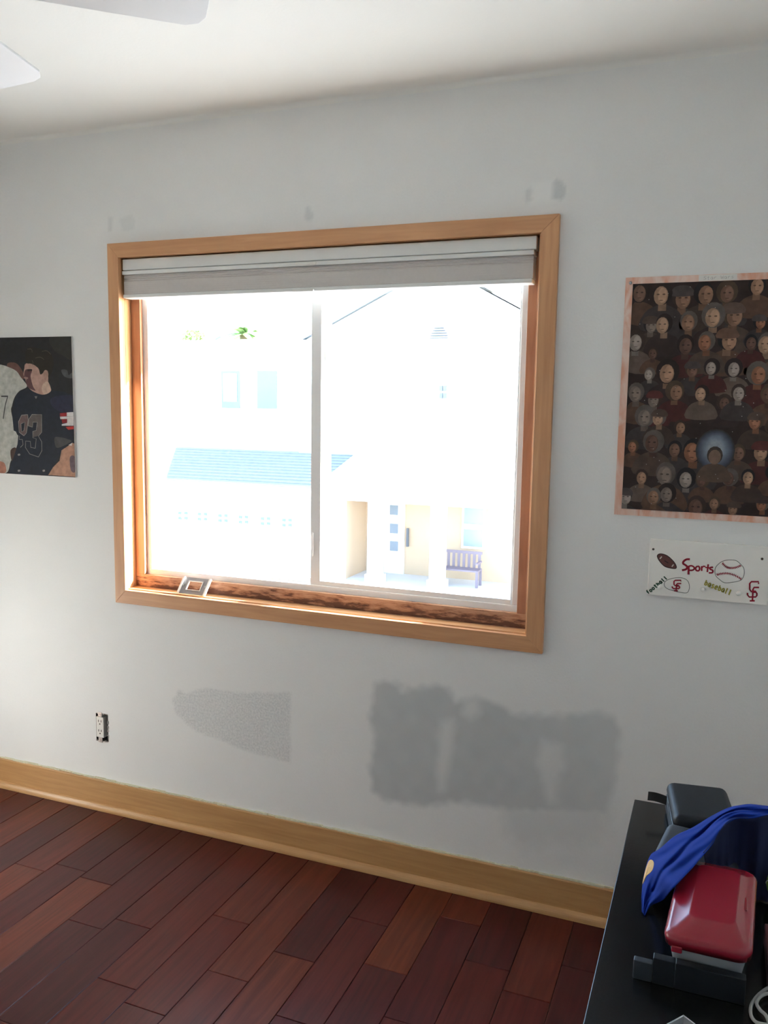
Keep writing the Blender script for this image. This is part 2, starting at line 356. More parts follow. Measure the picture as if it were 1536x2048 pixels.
# baseboards
bb = struct(empty('baseboard_back', (-1.2, 0, 0)))
MB().box(XL, XR, -0.015, 0, 0.001, 0.1136).build('board', M_base, bb, bevel=0.002)
q = [(-0.015-0.016*math.cos(t), 0.001+0.024*math.sin(t)) for t in np.linspace(0, PI/2, 7)] + [(-0.015, 0.001)]
mb = MB().prism([(XL, y, z) for y, z in q], (XR-XL, 0, 0)); mb.build('shoe_moulding', M_base, bb)
M_caulk = mat('caulk', (0.62, 0.60, 0.46), 0.8, 0.25, 120)
mb = MB(); rg = random.Random(5); X_ = XL
while X_ < XR-0.02:
    L_ = rg.uniform(0.015, 0.05); h = rg.uniform(0.002, 0.0055); mb.box(X_, min(X_+L_, XR), -rg.uniform(0.004, 0.011), 0, 0.1132, 0.1136+h); X_ += L_
mb.build('caulk_line', M_caulk, bb)
for nm, box in (('baseboard_left', (XL, XL+.015, YB, -0.032)), ('baseboard_right', (XR-.015, XR, YB, -0.032)), ('baseboard_rear', (XL+.016, XR-.016, YB, YB+.015))):
    struct(MB().box(*box, 0.001, 0.1136).build(nm, M_base, bevel=0.002))

# ------------------------------------------------------------------ window
win = struct(empty('window_1', (-1.235, 0, WZ0)))
cz0, cz1, cx0, cx1 = 0.8047, 2.0568, -1.9955, -0.4550
ix0, ix1, iz0, iz1 = -1.951, -0.505, 0.8535, 2.009
def casing(p4, m_): 
    MB().prism([(x, 0.0, z) for x, z in p4], (0, -0.018, 0)).build('casing', m_, win, bevel=0.0012)
casing([(cx0,cz1),(cx1,cz1),(ix1,iz1),(ix0,iz1)], M_trimx); casing([(cx0,cz0),(ix0,iz0),(ix1,iz0),(cx1,cz0)], M_trimx)
casing([(cx0,cz0),(cx0,cz1),(ix0,iz1),(ix0,iz0)], M_trimz); casing([(cx1,cz0),(ix1,iz0),(ix1,iz1),(cx1,cz1)], M_trimz)
D1 = 0.050                                                    # depth of the pale jamb before the brown stop
for sgn, xa in ((-1, WX0), (1, WX1)):
    xs = sorted((xa, xa+sgn*0.018))
    MB().box(*xs, 0.0005, 0.018, WZ0, WZ1).build('jamb', M_jambz, win, bevel=0.0008)
    xs = sorted((xa, xa+sgn*0.018))
    MB().box(*xs, 0.0192, 0.13, WZ0, WZ1).build('jamb', M_jambz, win, bevel=0.0008)
MB().box(WX0-.018, WX1+.018, 0.0005, 0.13, WZ1, WZ1+.018).build('head_jamb', M_jambx, win)
MB().box(WX0-.018, WX1+.018, 0.0005, 0.018, WZ0-.018, WZ0).build('sill_board', M_jambx, win, bevel=0.0008)
MB().box(WX0-.018, WX1+.018, 0.0195, 0.13, WZ0-.018, WZ0-0.0008).build('sill_board', M_jambx, win, bevel=0.0008)
# brown worn stop around the vinyl window
SW = 0.038; bx0, bx1, bz0, bz1 = WX0+SW, WX1-SW, WZ0+0.045, WZ1-SW
M_worn, n, b = new_mat('worn_brown_stain'); L = n.links.new
tc = N(n, 'ShaderNodeTexCoord'); mp = N(n, 'ShaderNodeMapping'); mp.inputs['Scale'].default_value = (1, 1, 5); L(tc.outputs['Object'], mp.inputs[0])
nz = N(n, 'ShaderNodeTexNoise'); nz.inputs['Scale'].default_value = 16; nz.inputs['Detail'].default_value = 8; nz.inputs['Roughness'].default_value = 0.65; L(mp.outputs[0], nz.inputs['Vector'])
sp = N(n, 'ShaderNodeSeparateXYZ'); L(tc.outputs['Object'], sp.inputs[0])
mr = N(n, 'ShaderNodeMapRange'); mr.inputs[1].default_value = 0.0; mr.inputs[2].default_value = 0.045; mr.inputs[3].default_value = -0.14; mr.inputs[4].default_value = 0.10; L(sp.outputs['Z'], mr.inputs[0])
aa = N(n, 'ShaderNodeMath', operation='ADD'); L(nz.outputs[0], aa.inputs[0]); L(mr.outputs[0], aa.inputs[1])
rp = N(n, 'ShaderNodeValToRGB'); cr = rp.color_ramp; cr.elements[0].position = 0.40; cr.elements[0].color = (0.13, 0.05, 0.03, 1); cr.elements[1].position = 0.60; cr.elements[1].color = (0.52, 0.30, 0.19, 1)
e = cr.elements.new(0.47); e.color = (0.36, 0.17, 0.095, 1)
L(aa.outputs[0], rp.inputs[0]); L(rp.outputs[0], b.inputs['Base Color']); b.inputs['Roughness'].default_value = 0.5
MB().box(WX0, WX1, D1, 0.066, WZ0, bz0).build('stop', M_worn, win, bevel=0.001)
MB().box(WX0, bx0, D1, 0.066, bz0, WZ1).build('stop', M_stopz, win, bevel=0.001)
MB().box(bx1, WX1, D1, 0.066, bz0, WZ1).build('stop', M_stopz, win, bevel=0.001)
MB().box(bx0, bx1, D1, 0.066, bz1, WZ1).build('stop', M_stopz, win, bevel=0.001)
# vinyl frame and sashes
fx0, fx1, fz0, fz1 = bx0-0.004, bx1+0.004, bz0-0.004, bz1+0.004
fw = 0.024; fy0, fy1 = 0.0665, 0.128
MB().box(fx0, fx1, fy0, fy1, fz0, fz0+fw).build('frame_rail', M_vinyl, win, bevel=0.0015)
MB().box(fx0, fx1, fy0, fy1, fz1-fw, fz1).build('frame_rail', M_vinyl, win, bevel=0.0015)
MB().box(fx0, fx0+fw, fy0, fy1, fz0+fw, fz1-fw).build('frame_stile', M_vinyl, win, bevel=0.0015)
MB().box(fx1-fw, fx1, fy0, fy1, fz0+fw, fz1-fw).build('frame_stile', M_vinyl, win, bevel=0.0015)
def sash(x0, x1, y0, y1, z0, z1, ws, wr, wl=None):
    wl = wl or ws
    mb = MB().box(x0, x0+wl, y0, y1, z0, z1).box(x1-ws, x1, y0, y1, z0, z1).box(x0+wl, x1-ws, y0, y1, z0, z0+wr).box(x0+wl, x1-ws, y0, y1, z1-wr, z1)
    s_ = mb.build('sash', M_vinyl, win, bevel=0.0015)
    ym = (y0+y1)/2
    MB().box(x0+wl-.004, x1-ws+.004, ym-.002, ym+.002, z0+wr-.004, z1-wr+.004).build('pane', M_glass, s_)
    return s_
ms0 = PY(622, 850, 0.07).x; ms1 = PY(642, 850, 0.07).x
sash(ms0, fx1-fw+.004, 0.070, 0.092, fz0+fw-.004, fz1-fw+.004, 0.010, 0.020, ms1-ms0)
sash(fx0+fw-.004, ms1+0.014, 0.098, 0.120, fz0+fw-.004, fz1-fw+.004, ms1-ms0+.006, 0.020, 0.010)
MB().box(ms0+.006, ms0+.012, 0.064, 0.070, 1.02, 1.10).build('sash_latch', M_vinyl, win, bevel=0.001)

# cellular shade drawn up under the head
sh = thing('window_shade', ((WX0+WX1)/2, 0.02, 1.85), 'pale grey cellular window shade drawn up at the top of the window', 'window shade')
sx0, sx1 = -1.9465, -0.5195
M_rail = mat('shade_rail', (0.74, 0.76, 0.75), 0.4, 0.02); M_fab = mat('shade_fabric', (0.60, 0.575, 0.555), 0.85, 0.04, 90, 0.1, 300, transl=0.12)
zt = PY(239, 519, -0.002).z; zl = PY(239, 542, -0.002).z; zl2 = PY(239, 551, -0.002).z; zf = PY(240, 589, 0).z; zb_ = PY(240, 597, 0).z
MB().box(sx0, sx1, -0.001, 0.046, zl+.001, zt).build('headrail', M_rail, sh, bevel=0.003)
MB().box(sx0, sx1-.006, -0.004, 0.046, zl2+.001, zl-.001).build('headrail_lip', M_rail, sh, bevel=0.002)
mb = MB(); npl = 9; zs = np.linspace(zf, zl2-.001, npl*2+1); prof = []
dep = [0.0045 if i % 2 else 0.0 for i in range(npl*2+1)]
for i in range(13): dep[i] *= 0.05
for i in range(13, 19): dep[i] *= 0.6
pts = [(sx0+.004, 0.001+d, z) for d, z in zip(dep, zs)] + [(sx0+.004, 0.043-d, z) for d, z in zip(dep[::-1], zs[::-1])]
mb.prism(pts, (sx1-sx0-.012, 0, 0)); mb.build('pleated_fabric', M_fab, sh)
MB().box(sx0+.001, sx1-.009, -0.002, 0.045, zb_, zf-.0005).build('bottom_rail', M_rail, sh, bevel=0.003)
c1 = PY(608, 583, -0.003)
MB().box(c1.x-.036, c1.x+.036, -0.012, -0.002, zb_-.002, zb_+.006).build('pull_tab', M_whitep, sh, bevel=0.002)
c2 = PY(612, 524, -0.003)
MB().box(c2.x-.036, c2.x+.036, -0.0065, -0.004, zl2+.003, zl-.003).build('clip', M_whitep, sh, bevel=0.001)

# grey mounting bracket left on the sill
br = thing('mounting_bracket', PY(382, 1184, 0.01), 'small grey rectangular mounting bracket frame leaning on the window sill', 'bracket')
M_brk = mat('bracket_grey', (0.24, 0.24, 0.26), 0.4, 0.05, 40)
def bp3(u, v, d=0.0):    # u along the plate, v up the lean
    xa, xb = PY(354, 1181, 0.004).x, PY(409, 1184, 0.004).x
    p = Vector((xa+(xb-xa)*u, 0.008, WZ0+0.0005)) + Vector((0.006, 0.034, 0.052))*v
    return p + Vector((0, -0.052, 0.034)).normalized()*d
def frame_quad(outer, inner, th):
    mb = MB(); o = [bp3(*p) for p in outer]; i = [bp3(*p) for p in inner]; o2 = [bp3(*p, th) for p in outer]; i2 = [bp3(*p, th) for p in inner]
    fs = []
    for k in range(4):
        l = (k+1) % 4
        fs += [[k, l, 4+l, 4+k], [8+k, 8+l, 12+l, 12+k], [k, l, 8+l, 8+k], [4+k, 4+l, 12+l, 12+k]]
    return mb.add(o+i+o2+i2, fs)
frame_quad([(0.06,0),(0.94,0),(0.94,1),(0.06,1)], [(0.24,.24),(0.76,.24),(0.76,.80),(0.24,.80)], 0.003).build('face_frame', M_brk, br)
for u0, u1 in ((0.0, 0.06), (0.94, 1.0)):
    mb = MB(); a4 = [bp3(u0,0),bp3(u1,0),bp3(u1,1),bp3(u0,1)]; b4 = [bp3(u0,0,.008),bp3(u1,0,.008),bp3(u1,1,.008),bp3(u0,1,.008)]
    mb.add(a4+b4, [[0,1,2,3],[4,5,6,7],[0,1,5,4],[1,2,6,5],[2,3,7,6],[3,0,4,7]]); mb.build('side_flange', M_whitep, br)
frame_quad([(0.24,.24),(0.76,.24),(0.76,.80),(0.24,.80)], [(0.26,.27),(0.74,.27),(0.74,.77),(0.26,.77)], 0.005).build('inner_lip', M_whitep, br)
for u in (0.11, 0.89):
    MB().tube([bp3(u, .52, 0.001), bp3(u, .52, 0.005)], 0.0035, 10).build('screw', M_metal, br)

# ------------------------------------------------------------------ outlet without its plate
ou = thing('electrical_outlet', ((OX0+OX1)/2, 0, OZ0), 'white duplex outlet without cover plate in open wall cut-out above baseboard', 'outlet')
M_boxd = mat('outlet_box_dark', (0.05, 0.045, 0.045), 0.7, 0.3, 60)
t_ = 0.0015
mb = MB().box(OX0-t_, OX0, 0.001, 0.05, OZ0, OZ1).box(OX1, OX1+t_, 0.001, 0.05, OZ0, OZ1).box(OX0, OX1, 0.001, 0.05, OZ0-t_, OZ0).box(OX0, OX1, 0.001, 0.05, OZ1, OZ1+t_).box(OX0, OX1, 0.048, 0.05, OZ0, OZ1)
mb.build('back_box', M_boxd, ou)
rx0, rx1, rz0, rz1 = OX0+.004, OX0+.0375, OZ0+.014, OZ1-.012
MB().box(rx0, rx1, -0.004, 0.03, rz0, rz1).build('receptacle', M_whitep, ou, bevel=0.0015)
xm = (rx0+rx1)/2
for za, zb2 in ((rz1+.0005, OZ1+.006), (OZ0-.006, rz0-.0005)):
    yk = MB().box(xm-.009, xm+.009, -0.0032, -0.0012, za, zb2).build('mounting_ear', M_metal, ou, bevel=0.001)
    zm = (za+zb2)/2
    MB().tube([(xm, -0.0048, zm), (xm, -0.003, zm)], 0.0028, 10).build('screw', M_metal, yk)
for zc in (rz1-.02, rz0+.022):
    for dx in (-.006, .006):
        MB().box(xm+dx-.0013, xm+dx+.0013, -0.0044, -0.003, zc, zc+.0085).build('slot', M_black, ou)
    MB().tube([(xm, -0.0044, zc-.007), (xm, -0.003, zc-.007)], 0.0027, 10).build('ground_hole', M_black, ou)
mb = MB(); rg = random.Random(9)
for i in range(34):          # crumbly broken edge of the cut-out
    s_ = rg.random(); side = rg.choice('tbr')
    if side == 't': x, z = OX0+s_*(OX1-OX0), OZ1
    elif side == 'b': x, z = OX0+s_*(OX1-OX0), OZ0
    else: x, z = OX1, OZ0+s_*(OZ1-OZ0)
    r_ = rg.uniform(.0012, .003); mb.box(x-r_, x+r_, -.0018, .004, z-r_*.8, z+r_*.8)
mb.build('broken_edge', mat('gypsum', (0.42, 0.40, 0.39), 0.9, 0.3, 90), ou)['kind'] = 'stuff'

# ------------------------------------------------------------------ flat prints on the wall
class PR:
    """a printed sheet: polygons in (x, z) with an ink colour, stacked by tiny steps"""
    def __init__(s, y, step=0.00003): s.v = []; s.f = []; s.c = []; s.y = y; s.k = 0; s.step = step
    clip = None
    def poly(s, pts, col):
        if s.clip: x0, x1, z0, z1 = s.clip; pts = [(min(max(p[0], x0), x1), min(max(p[1], z0), z1)) for p in pts]
        n = len(s.v); y = s.y - s.k*s.step; s.k += 1
        ar = sum(pts[i][0]*pts[(i+1) % len(pts)][1]-pts[(i+1) % len(pts)][0]*pts[i][1] for i in range(len(pts)))
        if ar < 0: pts = pts[::-1]
        s.v += [(p[0], y, p[1]) for p in pts]; s.f.append(list(range(n, n+len(pts)))); s.c.append(col)
    def at(s, pts, col, j=None):
        if j is None: j = s.j; s.j += 1
        k = s.k; s.k = s.base+j; s.poly(pts, col); s.k = k
    def stroke(s, pts, wd, col, same=False):
        P = [Vector(p) for p in pts]; n = len(s.v); y = s.y - s.k*s.step; s.k += 1
        for i, p in enumerate(P):
            t = (P[min(i+1, len(P)-1)]-P[max(i-1, 0)]); t = t.normalized() if t.length > 1e-9 else Vector((1, 0)); nn = Vector((-t.y, t.x))*wd/2
            s.v += [(p.x-nn.x, y, p.y-nn.y), (p.x+nn.x, y, p.y+nn.y)]
        for i in range(len(P)-1): s.f.append([n+2*i, n+2*i+2, n+2*i+3, n+2*i+1]); s.c.append(col)
    def build(s, name, m_, parent):
        off = root_of(parent); me = bpy.data.meshes.new(name)
        me.from_pydata([(v[0]-off.x, v[1]-off.y, v[2]-off.z) for v in s.v], [], s.f)
        at = me.color_attributes.new('ink', 'FLOAT_COLOR', 'CORNER'); buf = []
        for p, c in zip(me.polygons, s.c): buf += [*c, 1.0]*p.loop_total
        at.data.foreach_set('color', buf)
        return link(name, me, m_, parent)
def cat(pts, n=6, closed=True):
    P = [Vector(p) for p in pts]; N_ = len(P); out = []
    for i in range(N_ if closed else N_-1):
        g = (lambda k: P[k % N_]) if closed else (lambda k: P[min(max(k, 0), N_-1)])
        p0, p1, p2, p3 = g(i-1), g(i), g(i+1), g(i+2)
        for j in range(n):
            t = j/n; out.append(0.5*((2*p1)+(p2-p0)*t+(2*p0-5*p1+4*p2-p3)*t*t+(3*p1-p0-3*p2+p3)*t**3))
    if not closed: out.append(P[-1])
    return [tuple(p) for p in out]

# -- football photograph
ph_x0, ph_x1, ph_z0, ph_z1 = -2.570, -2.170, 1.2465, 1.7495
ph = thing('sports_photograph', ((ph_x0+ph_x1)/2, 0, ph_z0), 'unframed colour photograph of a football player in a dark number 83 jersey', 'photograph')
M_board = mat('photo_mount', (0.75, 0.75, 0.74), 0.6)
MB().box(ph_x0, ph_x1, -0.006, -0.0003, ph_z0, ph_z1).build('mount', M_board, ph)
pr = PR(-0.0063); pr.clip = (ph_x0+.0004, ph_x1-.0004, ph_z0+.0004, ph_z1-.0004)
def zp(pts): 
    o_ = []
    for a_, b_ in pts:
        p = PY(a_/6.206, 650+b_/6.206, -0.0065); o_.append((min(max(p.x, ph_x0+.0006), ph_x1-.0006), min(max(p.z, ph_z0+.0006), ph_z1-.0006)))
    return o_
pr.poly([(ph_x0+.0004, ph_z0+.0004), (ph_x1-.0004, ph_z0+.0004), (ph_x1-.0004, ph_z1-.0004), (ph_x0+.0004, ph_z1-.0004)], (.014, .016, .021))
pr.poly(cat(zp([(620,150),(930,150),(930,420),(780,380),(660,300)])), (.026, .028, .028))
pr.poly(cat(zp([(760,560),(830,560),(850,620),(910,590),(915,660),(800,640)])), (.075, .08, .09))
pr.poly(cat(zp([(90,480),(190,470),(260,540),(300,650),(220,700),(110,600)])), (.13, .065, .055))
pr.poly(cat(zp([(-460,470),(0,490),(100,520),(200,570),(260,650),(335,760),(240,820),(180,900),(150,1000),(140,1080),(200,1330),(235,1400),(190,1560),(130,1700),(80,1835),(-460,1835)])), (.42, .43, .40))
pr.poly(cat(zp([(130,1560),(190,1520),(210,1600),(150,1690)])), (.07, .04, .035))
pr.poly(cat(zp([(-60,1700),(50,1710),(70,1830),(-60,1835)])), (.36, .16, .11))
pr.stroke(zp([(15,885),(100,885)]), .0052, (.05, .05, .055)); pr.stroke(cat(zp([(95,890),(65,1000),(40,1165)]), 5, False), .0045, (.06, .06, .06))
pr.poly(zp([(340,790),(260,820),(195,890),(172,1000),(150,1100),(170,1310),(230,1340),(215,1500),(150,1700),(110,1848),(600,1865),(640,1800),(720,1650),(790,1540),(905,1450),(915,1350),(919,1090),(911,880),(800,830),(640,815),(540,860),(430,830)]), (.010, .016, .030))
pr.poly(cat(zp([(650,900),(900,880),(915,1060),(760,1080),(640,1000)])), (.018, .022, .05))
pr.poly(cat(zp([(320,480),(302,540),(292,620),(318,650),(320,700),(350,770),(420,830),(540,865),(635,815),(600,720),(595,580),(520,500),(430,460)])), (.40, .25, .21))
pr.poly(cat(zp([(318,555),(395,560),(380,640),(410,760),(440,815),(350,775),(322,700),(330,660),(300,630)])), (.10, .045, .05))
pr.poly(cat(zp([(300,645),(345,650),(345,668),(310,672)])), (.30, .19, .17)); pr.poly(cat(zp([(520,760),(590,700),(632,815),(545,860)])), (.50, .36, .29))
pr.poly(cat(zp([(345,552),(392,548),(398,566),(350,574)])), (.03, .02, .02))
pr.poly(cat(zp([(330,470),(315,380),(330,300),(390,275),(520,300),(625,345),(665,460),(645,590),(600,650),(600,580),(560,560),(530,600),(500,610),(480,545),(430,500),(380,480)])), (.016, .014, .012))
for h in ([(340,300),(390,300),(400,340)], [(440,410),(500,400),(550,430)], [(520,330),(580,320),(630,365)], [(400,440),(410,470),(405,500)]):
    pr.stroke(cat(zp(h), 4, False), .0022, (.09, .075, .065))
pr.poly(cat(zp([(555,575),(590,585),(585,650),(560,690),(545,640)])), (.33, .20, .17))
pr.poly(zp([(765,1555),(900,1465),(932,1470),(936,1884),(600,1862),(660,1765),(740,1685)]), (.42, .23, .16))
pr.poly(cat(zp([(870,1640),(935,1640),(936,1820),(880,1800)])), (.14, .10, .12))
pr.poly(zp([(850,1490),(900,1460),(890,1500)]), (.6, .55, .5))
for q_, c_ in (([(745,1095),(830,1088),(830,1132),(745,1138)], (.30,.02,.025)), ([(830,1086),(918,1080),(919,1132),(830,1132)], (.62,.60,.60)), ([(745,1138),(919,1132),(919,1165),(750,1168)], (.62,.60,.60)),
               ([(765,1168),(835,1166),(835,1212),(775,1220)], (.25,.02,.03)), ([(835,1166),(920,1165),(921,1250),(768,1250),(768,1232),(835,1215)], (.62,.60,.60)), ([(815,1265),(921,1256),(922,1292),(850,1300)], (.42,.03,.03))):
    pr.poly(zp(q_), c_)
pr.poly(cat(zp([(680,1400),(760,1395),(850,1420),(890,1445),(790,1500),(700,1520)])), (.06, .06, .065))
g1_, g2_ = (.30, .28, .27), (.17, .16, .16)
pr.poly(zp([(265,1125),(345,1115),(350,1170),(330,1345),(290,1375),(250,1345),(235,1200)]), (.13, .085, .085)); pr.poly(zp([(262,1225),(312,1205),(300,1310),(268,1325)]), (.010, .016, .03))
pr.stroke(zp([(345,1112),(270,1120),(232,1200),(240,1330),(300,1375),(330,1340),(352,1180),(345,1112)]), .0022, g1_)
pr.stroke(zp([(262,1225),(312,1205),(300,1310),(268,1325),(262,1225)]), .0018, g1_)
pr.stroke(zp([(245,1375),(240,1420),(280,1420),(288,1485),(255,1520)]), .002, g1_)
pr.poly(zp([(360,1170),(400,1110),(518,1112),(518,1330),(480,1375),(410,1395),(410,1330),(450,1310),(462,1210),(410,1210),(405,1268),(350,1250)]), (.11, .095, .09))
pr.stroke(zp([(350,1250),(405,1268),(412,1205),(465,1205),(452,1310),(410,1320),(410,1400),(452,1412),(440,1530),(385,1520),(378,1445),(320,1440),(318,1520),(370,1600),(480,1638),(522,1560),(520,1450),(480,1380),(520,1330),(520,1112),(400,1110),(360,1170),(350,1250)]), .0020, g1_)
pr.poly(zp([(430,885),(465,885),(450,920)]), g2_)
for c_ in ((238,1610),(238,1808),(545,1808)): pr.poly(cat(zp([(c_[0]-14,c_[1]-8),(c_[0]+12,c_[1]-12),(c_[0]+14,c_[1]+8),(c_[0]-10,c_[1]+12)])), g1_)
pr.build('print', M_print, ph)

# -- large poster with a crowd picture
PX0, PX1, PZ0, PZ1 = -0.271, 0.212, 1.2295, 1.879
po_ = thing('wall_poster', ((PX0+PX1)/2, 0, PZ0), 'brown poster crowded with many heads, pink crayon border, pinned to wall', 'poster')
M_pap, n, b = new_mat('poster_border'); L = n.links.new
tc = N(n, 'ShaderNodeTexCoord'); mp = N(n, 'ShaderNodeMapping'); mp.inputs['Scale'].default_value = (1, 1, 0.35); L(tc.outputs['Object'], mp.inputs[0])
nz = N(n, 'ShaderNodeTexNoise'); nz.inputs['Scale'].default_value = 24; nz.inputs['Detail'].default_value = 7; nz.inputs['Distortion'].default_value = 1.5; L(mp.outputs[0], nz.inputs['Vector'])
rp = N(n, 'ShaderNodeValToRGB'); rp.color_ramp.elements[0].position = 0.38; rp.color_ramp.elements[0].color = (0.78, 0.62, 0.55, 1); rp.color_ramp.elements[1].position = 0.62; rp.color_ramp.elements[1].color = (0.70, 0.36, 0.25, 1)
L(nz.outputs[0], rp.inputs[0]); L(rp.outputs[0], b.inputs['Base Color']); b.inputs['Roughness'].default_value = 0.7
MB().box(PX0, PX1, -0.0042, -0.0004, PZ0, PZ1).build('paper', M_pap, po_)
pr = PR(-0.0044, 0.000012)
B = PY(1242, 1018).z-PZ0; ix, iX, iz, iZ = PX0+.0195, PX1-.0195, PZ0+.018, PZ1-.0175
pr.clip = (ix, iX, iz, iZ)
pr.poly([(ix, iz), (iX, iz), (iX, iZ), (ix, iZ)], (.030, .018, .015))
cl = lambda pts: [(min(max(p[0], ix), iX), min(max(p[1], iz), iZ)) for p in pts]
def ell(cx_, cz_, rx_, rz_, n_=14, rot=0): return cl([(cx_+rx_*math.cos(2*PI*i/n_)*math.cos(rot)-rz_*math.sin(2*PI*i/n_)*math.sin(rot), cz_+rx_*math.cos(2*PI*i/n_)*math.sin(rot)+rz_*math.sin(2*PI*i/n_)*math.cos(rot)) for i in range(n_)])
rg = random.Random(12)
cxg, czg = PY(1430, 905).x, PY(1430, 905).z
skins = [(.25,.14,.09), (.34,.20,.13), (.18,.10,.07), (.38,.24,.16), (.12,.065,.05), (.27,.12,.07), (.20,.155,.13), (.30,.25,.22)]
robes = [(.05,.033,.027), (.035,.022,.02), (.075,.05,.04), (.09,.05,.035), (.045,.035,.035), (.11,.08,.065), (.06,.018,.016)]
hairs = [(.022,.014,.012), (.04,.024,.018), (.07,.045,.03), (.10,.085,.075), (.015,.012,.013)]
rows, ncol = 9, 8
for r_ in range(rows):
    zc = iZ - .032 - (iZ-iz-.062)*r_/(rows-1)
    for c_ in range(ncol):
        pr.base = 4+(r_*2+(c_ % 2))*9; pr.j = 0
        xc = ix + (iX-ix)*(c_+0.5+(0.30 if r_ % 2 else -0.15))/ncol + rg.uniform(-.014, .014); zc_ = zc+rg.uniform(-.018, .018)
        if r_ in (5, 6) and abs(xc-cxg) < .045: continue
        hr = .0215*rg.uniform(.65, 1.25); sk = rg.choice(skins); rb = rg.choice(robes); ha = rg.choice(hairs); kind = rg.random(); tn = rg.uniform(-.25, .25)*hr
        P_ = lambda pts, c: pr.at(pts, c)
        P_(cat(cl([(xc-hr*2.1, zc_-hr*3.6), (xc-hr*1.8, zc_-hr*1.8), (xc-hr*.5, zc_-hr*1.0), (xc+hr*.5, zc_-hr*1.0), (xc+hr*1.8, zc_-hr*1.8), (xc+hr*2.1, zc_-hr*3.6)]), 3), rb)
        P_(cl([(xc-hr*.42, zc_-hr*1.6), (xc+hr*.42, zc_-hr*1.6), (xc+hr*.4, zc_-hr*.4), (xc-hr*.4, zc_-hr*.4)]), tuple(v*.55 for v in sk))
        P_(ell(xc, zc_+hr*.25, hr*(1.0 if kind < .7 else 1.2), hr*(1.2 if kind < .7 else 1.35)), ha)
        P_(ell(xc+tn, zc_, hr*.74, hr*1.0), tuple(v*.8 for v in sk))
        P_(ell(xc+tn*1.3+hr*.2, zc_+hr*.05, hr*.46, hr*.80), tuple(min(1, v*1.15) for v in sk))
        for e_ in (-.30, .30): pr.at(ell(xc+tn+e_*hr, zc_+hr*.14, hr*.17, hr*.09, 6), tuple(v*.3 for v in sk), 5)
        pr.at(ell(xc+tn+.03*hr, zc_-hr*.5, hr*.24, hr*.06, 6), tuple(v*.45 for v in sk), 5)
        if kind < .22: pr.at(cat(cl([(xc-hr*1.1, zc_+hr*.35), (xc-hr*.85, zc_+hr*1.2), (xc, zc_+hr*1.4), (xc+hr*.85, zc_+hr*1.2), (xc+hr*1.1, zc_+hr*.35)]), 3), tuple(v*1.5 for v in rb), 6)
pr.k = 4+rows*2*9
for i in range(14):
    t = i/13; rr = .052-.034*t; pr.poly(ell(cxg, czg+.006+.004*t, rr*.95, rr*1.1, 20), (.04+.24*t**1.6, .035+.29*t**1.4, .035+.34*t**1.1))
hr = .020; xc, zc_ = cxg, czg-.012
pr.poly(cat(cl([(xc-hr*2, zc_-hr*3.2), (xc-hr*1.6, zc_-hr*1.5), (xc-hr*.5, zc_-hr*.9), (xc+hr*.5, zc_-hr*.9), (xc+hr*1.6, zc_-hr*1.5), (xc+hr*2, zc_-hr*3.2)]), 3), (.09, .06, .045))
pr.poly(ell(xc, zc_+hr*.25, hr, hr*1.2), (.05, .035, .03)); pr.poly(ell(xc, zc_, hr*.78, hr), (.19, .12, .085))
for i in range(60):
    xs_, zs_ = rg.uniform(ix+.006, iX-.006), rg.uniform(iz+.006, iZ-.006); pr.poly(ell(xs_, zs_, .0011, .0011, 6), (.42, .40, .38))
pr.build('print', M_print, po_)
# white strip with pencil lettering on the top border
FONT = {'S': [[(.9,.92),(.55,1),(.2,.88),(.15,.68),(.5,.52),(.8,.34),(.7,.1),(.35,0),(.05,.1)]], 'W': [[(0,1),(.22,0),(.5,.7),(.78,0),(1,1)]],
 't': [[(.45,1),(.42,.1),(.6,0),(.75,.05)], [(.1,.65),(.85,.68)]], 'a': [[(.8,.58),(.5,.68),(.2,.5),(.15,.2),(.4,0),(.7,.15),(.8,.55),(.82,.05),(.95,0)]], 'r': [[(.2,.65),(.22,0)], [(.22,.4),(.5,.64),(.85,.6)]],
 's': [[(.8,.6),(.45,.68),(.2,.5),(.5,.34),(.75,.18),(.5,0),(.15,.06)]], 'f': [[(.85,.95),(.6,1),(.45,.8),(.42,0)], [(.15,.58),(.8,.6)]], 'o': [[(.5,.66),(.2,.5),(.15,.18),(.45,0),(.78,.15),(.8,.48),(.5,.66)]],
 'b': [[(.22,1),(.2,0)], [(.2,.4),(.5,.62),(.8,.42),(.75,.1),(.45,0),(.2,.1)]], 'l': [[(.4,1),(.42,.05),(.6,0)]], 'e': [[(.2,.35),(.8,.4),(.7,.62),(.4,.66),(.17,.4),(.25,.08),(.55,0),(.82,.12)]], 'p': [[(.22,.62),(.2,-.5)], [(.2,.4),(.5,.64),(.8,.44),(.75,.12),(.45,0),(.2,.1)]]}
def write(pr, txt, p0, p1, h, wd, col, sp=0.86):
    p0, p1 = Vector(p0), Vector(p1); n_ = len(txt); u = (p1-p0)/n_; v = Vector((-u.y, u.x)).normalized()*h
    for i, ch in enumerate(txt):
        for st in FONT.get(ch, []):
            pts = [p0+u*(i+a_*sp)+v*b_ for a_, b_ in st]; pr.stroke(cat([tuple(p) for p in pts], 4, False), wd, col)
a_, b_ = PY(1398, 550, -.005), PY(1474, 556, -.005)
lb = MB().box(a_.x, b_.x, -0.0049, -0.0043, iZ+.001, PZ1-.0012).build('title_strip', mat('title_paper', (0.72, 0.72, 0.69), 0.8), po_)
pr = PR(-0.0050, 0.00001)
write(pr, 'Star Wars', (a_.x+.012, iZ+.0045), (b_.x-.006, iZ+.0055), .0085, .0007, (.30, .30, .30)); pr.build('pencil_lettering', M_ink, lb)
pn = PY(1261, 566, -.006)
